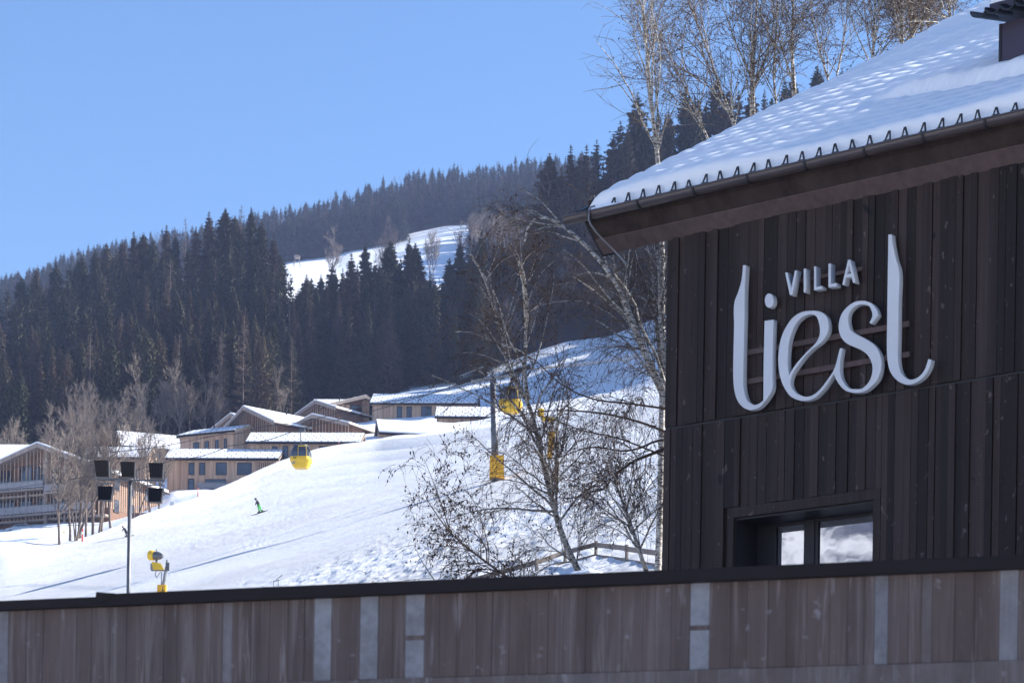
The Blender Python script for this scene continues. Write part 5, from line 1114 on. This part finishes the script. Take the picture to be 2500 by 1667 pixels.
# little hydrant frame by the coping
D = float(slope_D(672, 1440)); s = D/F; o = at(672, 1442, D); root = empty('hydrant_frame', o, 'small steel pipe frame of a snow making hydrant just above the wall coping', 'hydrant')
def L(x, y, d=0): return np.array([x*s, d, y*s])
b = MB(); b.bar(L(-4, -12), L(-4, 24), 1.1*s); b.bar(L(7, -12), L(7, 26), 1.1*s); b.bar(L(-5, 24), L(11, 27), 1.0*s); b.bar(L(2, 27), L(15, 39), .9*s); b.build('frame', M['steel'], root)
b = MB(); b.ring([(0, 3.4*s), (1.5*s, 3.4*s)], L(-9, 27), (.3, -1, 0), 12); b.build('hand_wheel', M['galv'], root)
b = MB(); b.bar(L(-22, 2), L(-7, 8), 1.2*s); b.bar(L(7, 10), L(24, 8), 1.2*s); b.ring([(-1, 5*s), (1, 5*s)], L(5, 4), (1, 0, 0), 10); b.ring([(-.4, 3.5*s), (.4, 3.5*s)], L(21, 4), (1, 0, 0), 10); b.build('valve_body', M['steel'], root)

# ------------------------------------------------------------------ gondola lift
TB = ski_at(1211, 1170); TD = TB[1]; s = TD/F
tower = empty('cable_car_tower', TB, 'round grey cable car tower with yellow padding at its foot, seen through the birch twigs', 'lift tower'); og = TB
def L(px, py, d=0): p = at(px, py, TD); p[1] += d; return p
b = MB(); b.bar(L(1211, 1185), L(1203, 928), 10*s, r2=7*s, sides=20); b.build('pole', M['steel'], tower, og, True)
b = MB(); b.hexa([L(1195, 1168, -.8), L(1231, 1168, -.8), L(1231, 1168, .8), L(1195, 1168, .8), L(1196, 1115, -.75), L(1230, 1115, -.75), L(1230, 1115, .75), L(1196, 1115, .75)], world=True); b.build('padding', M['padding'], tower, og)
b = MB(); b.bar(L(1150, 931), L(1262, 914), 5*s, sides=6); b.bar(L(1203, 940), L(1203, 905), 4*s); b.build('crossarm', M['galv'], tower, og)
CA = [(1152, 930, -.2), (1258, 914, .2)]       # rope sides
for (px, py, d) in CA:
    b = MB()
    for k in range(-5, 6):
        c = L(px+k*6.5, py-6-k*2.2, 0); b.ring([(-.1, 0), (-.1, .24), (.1, .24), (.1, 0)], c, (0.35, 1, 0), 12)
    b.build('roller_battery', M['black'], tower, og)
    b = MB(); b.bar(L(px-36, py+9), L(px+34, py-14), 1.6*s); b.bar(L(px-30, py-12), L(px+30, py-36), 1.2*s); b.bar(L(px-20, py+4), L(px-20, py-16), 1.1*s); b.bar(L(px+20, py-10), L(px+20, py-32), 1.1*s); b.build('walkway', M['galv'], tower, og)
# ropes
def rope(label, pts, r=.042, grp=None):
    a = pts[0]; o = bpy.data.objects.new('x', None); bpy.data.objects.remove(o); b = MB(); P = []
    for k in range(len(pts)-1):
        for t in np.linspace(0, 1, 9)[:-1]: q = pts[k]*(1-t)+pts[k+1]*t; q = q-np.array([0, 0, .35*math.sin(math.pi*t)]); P.append(q)
    P.append(pts[-1]); b.tube(P, r, 5); ob = b.build('cable', M['black']); tag(ob, label, 'cable', grp); return ob
gripA = at(734, 1046, 252); gripB = at(1250, 916, TD+2)
rope('lift cable carrying the near yellow cabin and crossing the long low house', [at(1700, 850, TD+40), L(1206, 908), gripA, at(560, 1088, 262), at(430, 1121, 270), at(200, 1165, 290), at(-150, 1205, 315)])
rope('second lift cable running beside the first, from the tower to the left', [at(1720, 835, TD+46), L(1262, 904), at(880, 992, 262), at(640, 1041, 275), at(545, 1058, 282), at(250, 1105, 300), at(-150, 1160, 325)])
def cabin(cx, cy, D, label, s, rz, grip):
    o = at(cx, cy, D); root = empty('gondola_cabin', o, label, 'cable car cabin', 'yellow cable car cabins'); root.rotation_euler.z = rz
    h = 1.05
    def shell(z0, z1, fn):
        return None
    def ringp(z, w, d, ch): return [(-w+ch, -d, z), (w-ch, -d, z), (w, -d+ch, z), (w, d-ch, z), (w-ch, d, z), (-w+ch, d, z), (-w, d-ch, z), (-w, -d+ch, z)]
    def loft(levels, cap=True):
        b = MB(); 
        for a, c in zip(levels[:-1], levels[1:]):
            for k in range(8): b.poly([a[k], a[(k+1) % 8], c[(k+1) % 8], c[k]])
        if cap: b.poly(levels[0][::-1]); b.poly(levels[-1])
        return b
    loft([ringp(-1.22, .62, .55, .12), ringp(-1.0, .80, .72, .18), ringp(-.45, 1.02, .90, .22), ringp(-.12, .98, .88, .22)]).build('lower_shell', M['yellow'], root)
    loft([ringp(-.115, .965, .865, .22), ringp(.35, .93, .84, .24), ringp(.85, .74, .68, .22), ringp(1.0, .70, .64, .2)]).build('glazing', M['glass'], root)
    loft([ringp(1.0, .72, .66, .2), ringp(1.10, .70, .64, .2), ringp(1.18, .5, .45, .15)]).build('roof', M['steel'], root)
    b = MB()
    for x in (-.12, .78): b.bar((x, -.90, -.12), (x*.9-.02, -.70, 1.0), .035)
    b.bar((-.12, -.71, .93), (.68, -.71, .93), .06); b.bar((-.12, -.93, -.14), (.34, -.94, -.27), .04); b.bar((.34, -.94, -.27), (.78, -.93, -.14), .04); dr = b.build('door_frame', M['yellow'], root)
    b = MB()
    for k in range(3): b.box(-.62+.02*k, -.28, -.925, -.915, -.22-.09*k, -.18-.09*k)
    b.poly([(-.86, -.78, -.2), (-.74, -.87, -.2), (-.70, -.885, -.34), (-.88, -.80, -.34)]); b.build('ski_rack', M['black'], root)
    b = MB(); b.ring([(0, .2), (.012, .2), (.013, .001)], (-.62, -.80, -.72), (-.25, -1, -.15), 14); b.build('emblem', M['rope'], root)
    gl = Vector(grip-o); gl.rotate(Matrix.Rotation(-rz, 3, 'Z')); b = MB(); b.bar((0, 0, 1.18), (-.05, 0, 1.4), .07); b.bar((-.05, 0, 1.4), (gl.x, gl.y, gl.z-.3), .06, sides=8); b.box(gl.x-.15, gl.x+.45, gl.y-.1, gl.y+.1, gl.z-.35, gl.z-.02); b.build('hanger', M['steel'], root)
    return root
cabin(735, 1114, 250, 'nearer yellow cable car cabin hanging over the slope in front of the timber houses', 1, R(-8), gripA)
cabin(1247, 976, TD+2, 'farther yellow cable car cabin behind the birch twigs right of the tower', 1, R(-8), at(1250, 912, TD+2))
# pylon hut on the far meadow
o = at(725, 640, 1150); root = empty('raised_hide', o, 'tiny raised hut on legs at the far edge of the sunlit upper meadow', 'hut'); root.scale = (.75, .75, .75)
for sx in (-1, 1):
    for sy in (-1, 1): b = MB(); b.bar((sx*2.1, sy*2.1, -3), (sx*1.2, sy*1.2, 2.4), .16); b.build('leg', M['bark'], root)
b = MB(); b.hexa([(-1.5, -1.5, 2.3), (1.5, -1.5, 2.3), (1.5, 1.5, 2.3), (-1.5, 1.5, 2.3), (-1.5, -1.5, 3.5), (1.5, -1.5, 3.5), (1.5, 1.5, 3.5), (-1.5, 1.5, 3.5)]); b.build('cabin', M['larch_grey'], root)
b = MB(); b.hexa([(-2.2, -2, 3.5), (2.2, -2, 3.5), (2.2, 2, 3.5), (-2.2, 2, 3.5), (-.3, -.3, 4.5), (.3, -.3, 4.5), (.3, .3, 4.5), (-.3, .3, 4.5)]); b.build('roof', M['bark'], root)

# ------------------------------------------------------------------ wooden fence at the foot of the slope
og = ski_at(1450, 1370); fence = empty('wooden_fence', og, 'weathered wooden rail fence behind the birches at the foot of the slope', 'fence'); FP = []
for px, py in ((1150, 1420), (1230, 1398), (1310, 1376), (1380, 1352), (1455, 1333), (1530, 1343), (1610, 1356), (1690, 1372)):
    D = float(slope_D(px, py+18)); p = at(px, py, D); FP.append((p, D))
for k, (p, D) in enumerate(FP):
    b = MB(); b.bar((p[0], p[1], p[2]-1.6), (p[0], p[1], p[2]+.25), .09, sides=6); b.build('post', M['fence'], fence, og)
    if k < len(FP)-1:
        q = FP[k+1][0]
        for dz in (0.05, -.5):
            b = MB(); a, c = p+np.array([0, -.1, dz]), q+np.array([0, -.1, dz+.03]); h_ = np.array([0, 0, .11]); t_ = np.array([0, .05, 0]); b.hexa([a-h_, c-h_, c-h_+t_, a-h_+t_, a+h_, c+h_, c+h_+t_, a+h_+t_], world=True); b.build('rail', M['fence'], fence, og)
# snow lump behind the coping
o = at(1438, 1402, 13.2); root = None
b = MB(); 
for k in range(12):
    for j in range(5):
        def sp(a, t): return o+np.array([.12*math.cos(a)*math.cos(t), .09*math.sin(a)*math.cos(t), .032*math.sin(t)+.006*math.sin(3*a)])
        a0, a1 = k*math.pi/6, (k+1)*math.pi/6; t0, t1 = j*math.pi/10, (j+1)*math.pi/10; b.poly([sp(a0, t0), sp(a1, t0), sp(a1, t1), sp(a0, t1)], world=True)
ob = b.build('snow_lump', M['roof_snow'], None, o, True); ob.location = tuple(o-np.array([0, 0, .01])); tag(ob, 'small lump of snow resting on the wall coping below the weeping birch', 'snow')

# ------------------------------------------------------------------ skiers
def skin(name, verts, edges, radii, mat, parent, loc, root=0):
    me = bpy.data.meshes.new(name); me.from_pydata([tuple(v) for v in verts], edges, []); me.materials.append(mat); o = mobj(name, me, parent)
    m_ = o.modifiers.new('s', 'SKIN'); m_.use_smooth_shade = True; sv = me.skin_vertices[0].data
    for k, r in enumerate(radii): sv[k].radius = (r, r) if not isinstance(r, tuple) else r
    sv[root].use_root = True; o.modifiers.new('u', 'SUBSURF').levels = 1; o.modifiers['u'].render_levels = 1; return o
def skier(px, py, label, scale=1.0, colors=('jacket', 'trousers'), crouch=False):
    D = float(slope_D(px, py)); o = ski_at(px, py); root = empty('person', o, label, 'person'); root.scale = (scale,)*3
    J = {'pel': (0, 0, .86), 'spn': (-.10, -.02, 1.08), 'chs': (-.22, -.05, 1.30), 'nck': (-.31, -.07, 1.46), 'hd': (-.38, -.08, 1.57), 'top': (-.42, -.09, 1.68),
         'ls': (-.27, -.24, 1.36), 'le': (-.30, -.33, 1.10), 'lh': (-.40, -.30, .90), 'rs': (-.17, .14, 1.38), 're': (-.10, .26, 1.12), 'rh': (-.24, .30, .92),
         'lhp': (-.03, -.10, .82), 'lk': (-.02, -.16, .46), 'la': (.08, -.16, .10), 'lt': (-.08, -.17, .05), 'rhp': (.03, .10, .82), 'rk': (.16, .12, .50), 'ra': (.38, .12, .20), 'rt': (.22, .12, .16)}
    if crouch:
        J = {k: (x*1.3, y, z*.86) for k, (x, y, z) in J.items()}
    ks = list(J); V = [J[k] for k in ks]; ix = {k: i for i, k in enumerate(ks)}
    E = [('pel', 'spn'), ('spn', 'chs'), ('chs', 'nck'), ('nck', 'hd'), ('hd', 'top'), ('chs', 'ls'), ('ls', 'le'), ('le', 'lh'), ('chs', 'rs'), ('rs', 're'), ('re', 'rh'), ('pel', 'lhp'), ('lhp', 'lk'), ('lk', 'la'), ('la', 'lt'), ('pel', 'rhp'), ('rhp', 'rk'), ('rk', 'ra'), ('ra', 'rt')]
    rad = {'pel': .13, 'spn': .12, 'chs': .14, 'nck': .06, 'hd': .095, 'top': .07, 'ls': .07, 'le': .05, 'lh': .04, 'rs': .07, 're': .05, 'rh': .04, 'lhp': .09, 'lk': .07, 'la': .05, 'lt': .05, 'rhp': .09, 'rk': .07, 'ra': .05, 'rt': .05}
    skin('body', V, [(ix[a], ix[b_]) for a, b_ in E], [rad[k] for k in ks], M['skin'], root, o)
    def sub(name, keys, ed, rr, mat, r0=0):
        skin(name, [J[k] for k in keys], [(keys.index(a), keys.index(b_)) for a, b_ in ed], rr, M[mat], root, o, r0)
    sub('jacket', ['pel', 'spn', 'chs', 'nck', 'ls', 'le', 'lh', 'rs', 're', 'rh'], [('pel', 'spn'), ('spn', 'chs'), ('chs', 'nck'), ('chs', 'ls'), ('ls', 'le'), ('le', 'lh'), ('chs', 'rs'), ('rs', 're'), ('re', 'rh')], [.17, .17, .19, .09, .095, .075, .065, .095, .075, .065], colors[0])
    sub('trousers', ['pel', 'lhp', 'lk', 'la', 'rhp', 'rk', 'ra'], [('pel', 'lhp'), ('lhp', 'lk'), ('lk', 'la'), ('pel', 'rhp'), ('rhp', 'rk'), ('rk', 'ra')], [.155, .12, .105, .10, .12, .105, .10], colors[1])
    b = MB(); hx = np.array(J['hd'])+np.array([-.01, 0, .05]); b.ring([(-.09, .125), (-.02, .14), (.06, .12), (.12, .06), (.13, 0)], hx, (-.15, 0, 1), 12); b.build('helmet', M['black'], root, smooth=True)
    b = MB(); b.ring([(-.01, .1), (.01, .105), (.03, .1)], hx+np.array([-.05, -.02, -.05]), (-.9, -.3, -.2), 10); b.build('goggles', M['glass'], root)
    for a, t in (('la', 'lt'), ('ra', 'rt')):
        p, q = np.array(J[a]), np.array(J[t]); b = MB(); b.bar(p+np.array([0, 0, .2]), p-np.array([0, 0, .06]), .085, sides=8); b.bar(p+np.array([.05, 0, -.04]), q+np.array([-.08, 0, 0]), .07, sides=6); b.build('boot', M['black'], root)
        d = np.array([-.86, -.22, -.40]); d /= np.linalg.norm(d); c = (p+q)/2-np.array([0, 0, .10]); b = MB(); b.bar(c-d*.75, c+d*.8, .05, sides=4); b.bar(c+d*.8, c+d*.98+np.array([0, 0, .08]), .045, r2=.02, sides=4); b.build('ski', M['black'], root)
    for h in ('lh', 'rh'):
        p = np.array(J[h]); b = MB(); b.bar(p+np.array([-.03, 0, .06]), p+np.array([.75, .05, -.30]), .014); b.ring([(0, .05), (.01, .05)], p+np.array([.70, .05, -.28]), (.9, 0, -.4), 8); b.build('ski_pole', M['steel'], root)
        b = MB(); b.ring([(-.05, .03), (0, .055), (.05, .03)], p, (0, 0, 1), 8); b.build('glove', M['black'], root)
skier(632, 1257, 'skier in black jacket and bright green trousers turning in the middle of the slope')
skier(308, 1322, 'dark clothed skier half hidden behind the floodlight mast', .85, ('jacket', 'jacket'), True)
# ------------------------------------------------------------------ air
def haze():
    b = MB(); x0, x1, y0, y1, z0, z1 = -2300, 2600, -1600, 2200, -60, 590
    b.box(x0, x1, y0, y1, z0, z1); m = bpy.data.materials.new('haze'); m.use_nodes = True; t = m.node_tree; t.nodes.remove(t.nodes['Principled BSDF']); v = t.nodes.new('ShaderNodeVolumePrincipled')
    v.inputs['Color'].default_value = (.42, .54, .95, 1); v.inputs['Density'].default_value = .00013; v.inputs['Anisotropy'].default_value = .0
    t.links.new(v.outputs[0], t.nodes['Material Output'].inputs['Volume']); o = b.build('haze', m); tag(o, 'thin bluish air over the whole valley', 'haze', None, 'stuff')
haze()

# trees beyond the right edge whose shadows dapple the villa roof
for k, (X, Y, H, kd) in enumerate(((23, 35.5, 25, 3), (24.5, 43, 27, 3), (25, 50, 27, 1), (30, 55, 30, 1))):
    place_tree(SPR[kd], 'spruce', X, Y, H, 'tall spruce beside the villa beyond the right picture edge', 'spruce', 'spruces beside the villa')
for k, (X, Y, H) in enumerate(((22, 39, 25), (23.5, 47, 27))):
    place_tree(BRO[(k*2) % 5], 'bare_tree', X, Y, H, 'bare tree beside the villa beyond the right picture edge', 'tree', 'bare trees beside the villa')
# wood on the steep ground right of the shaded hillside
for k in range(46):
    px = rnd.uniform(1665, 2150); D = rnd.uniform(478, 565); place_tree(rnd.choice(SPR), 'spruce', (px-1250)/F*D, D, rnd.uniform(20, 27), 'spruce in the wood that shades the snowy hillside', 'spruce', 'spruces shading the hillside')
# trees beyond the right edge whose shadows dapple the villa roof
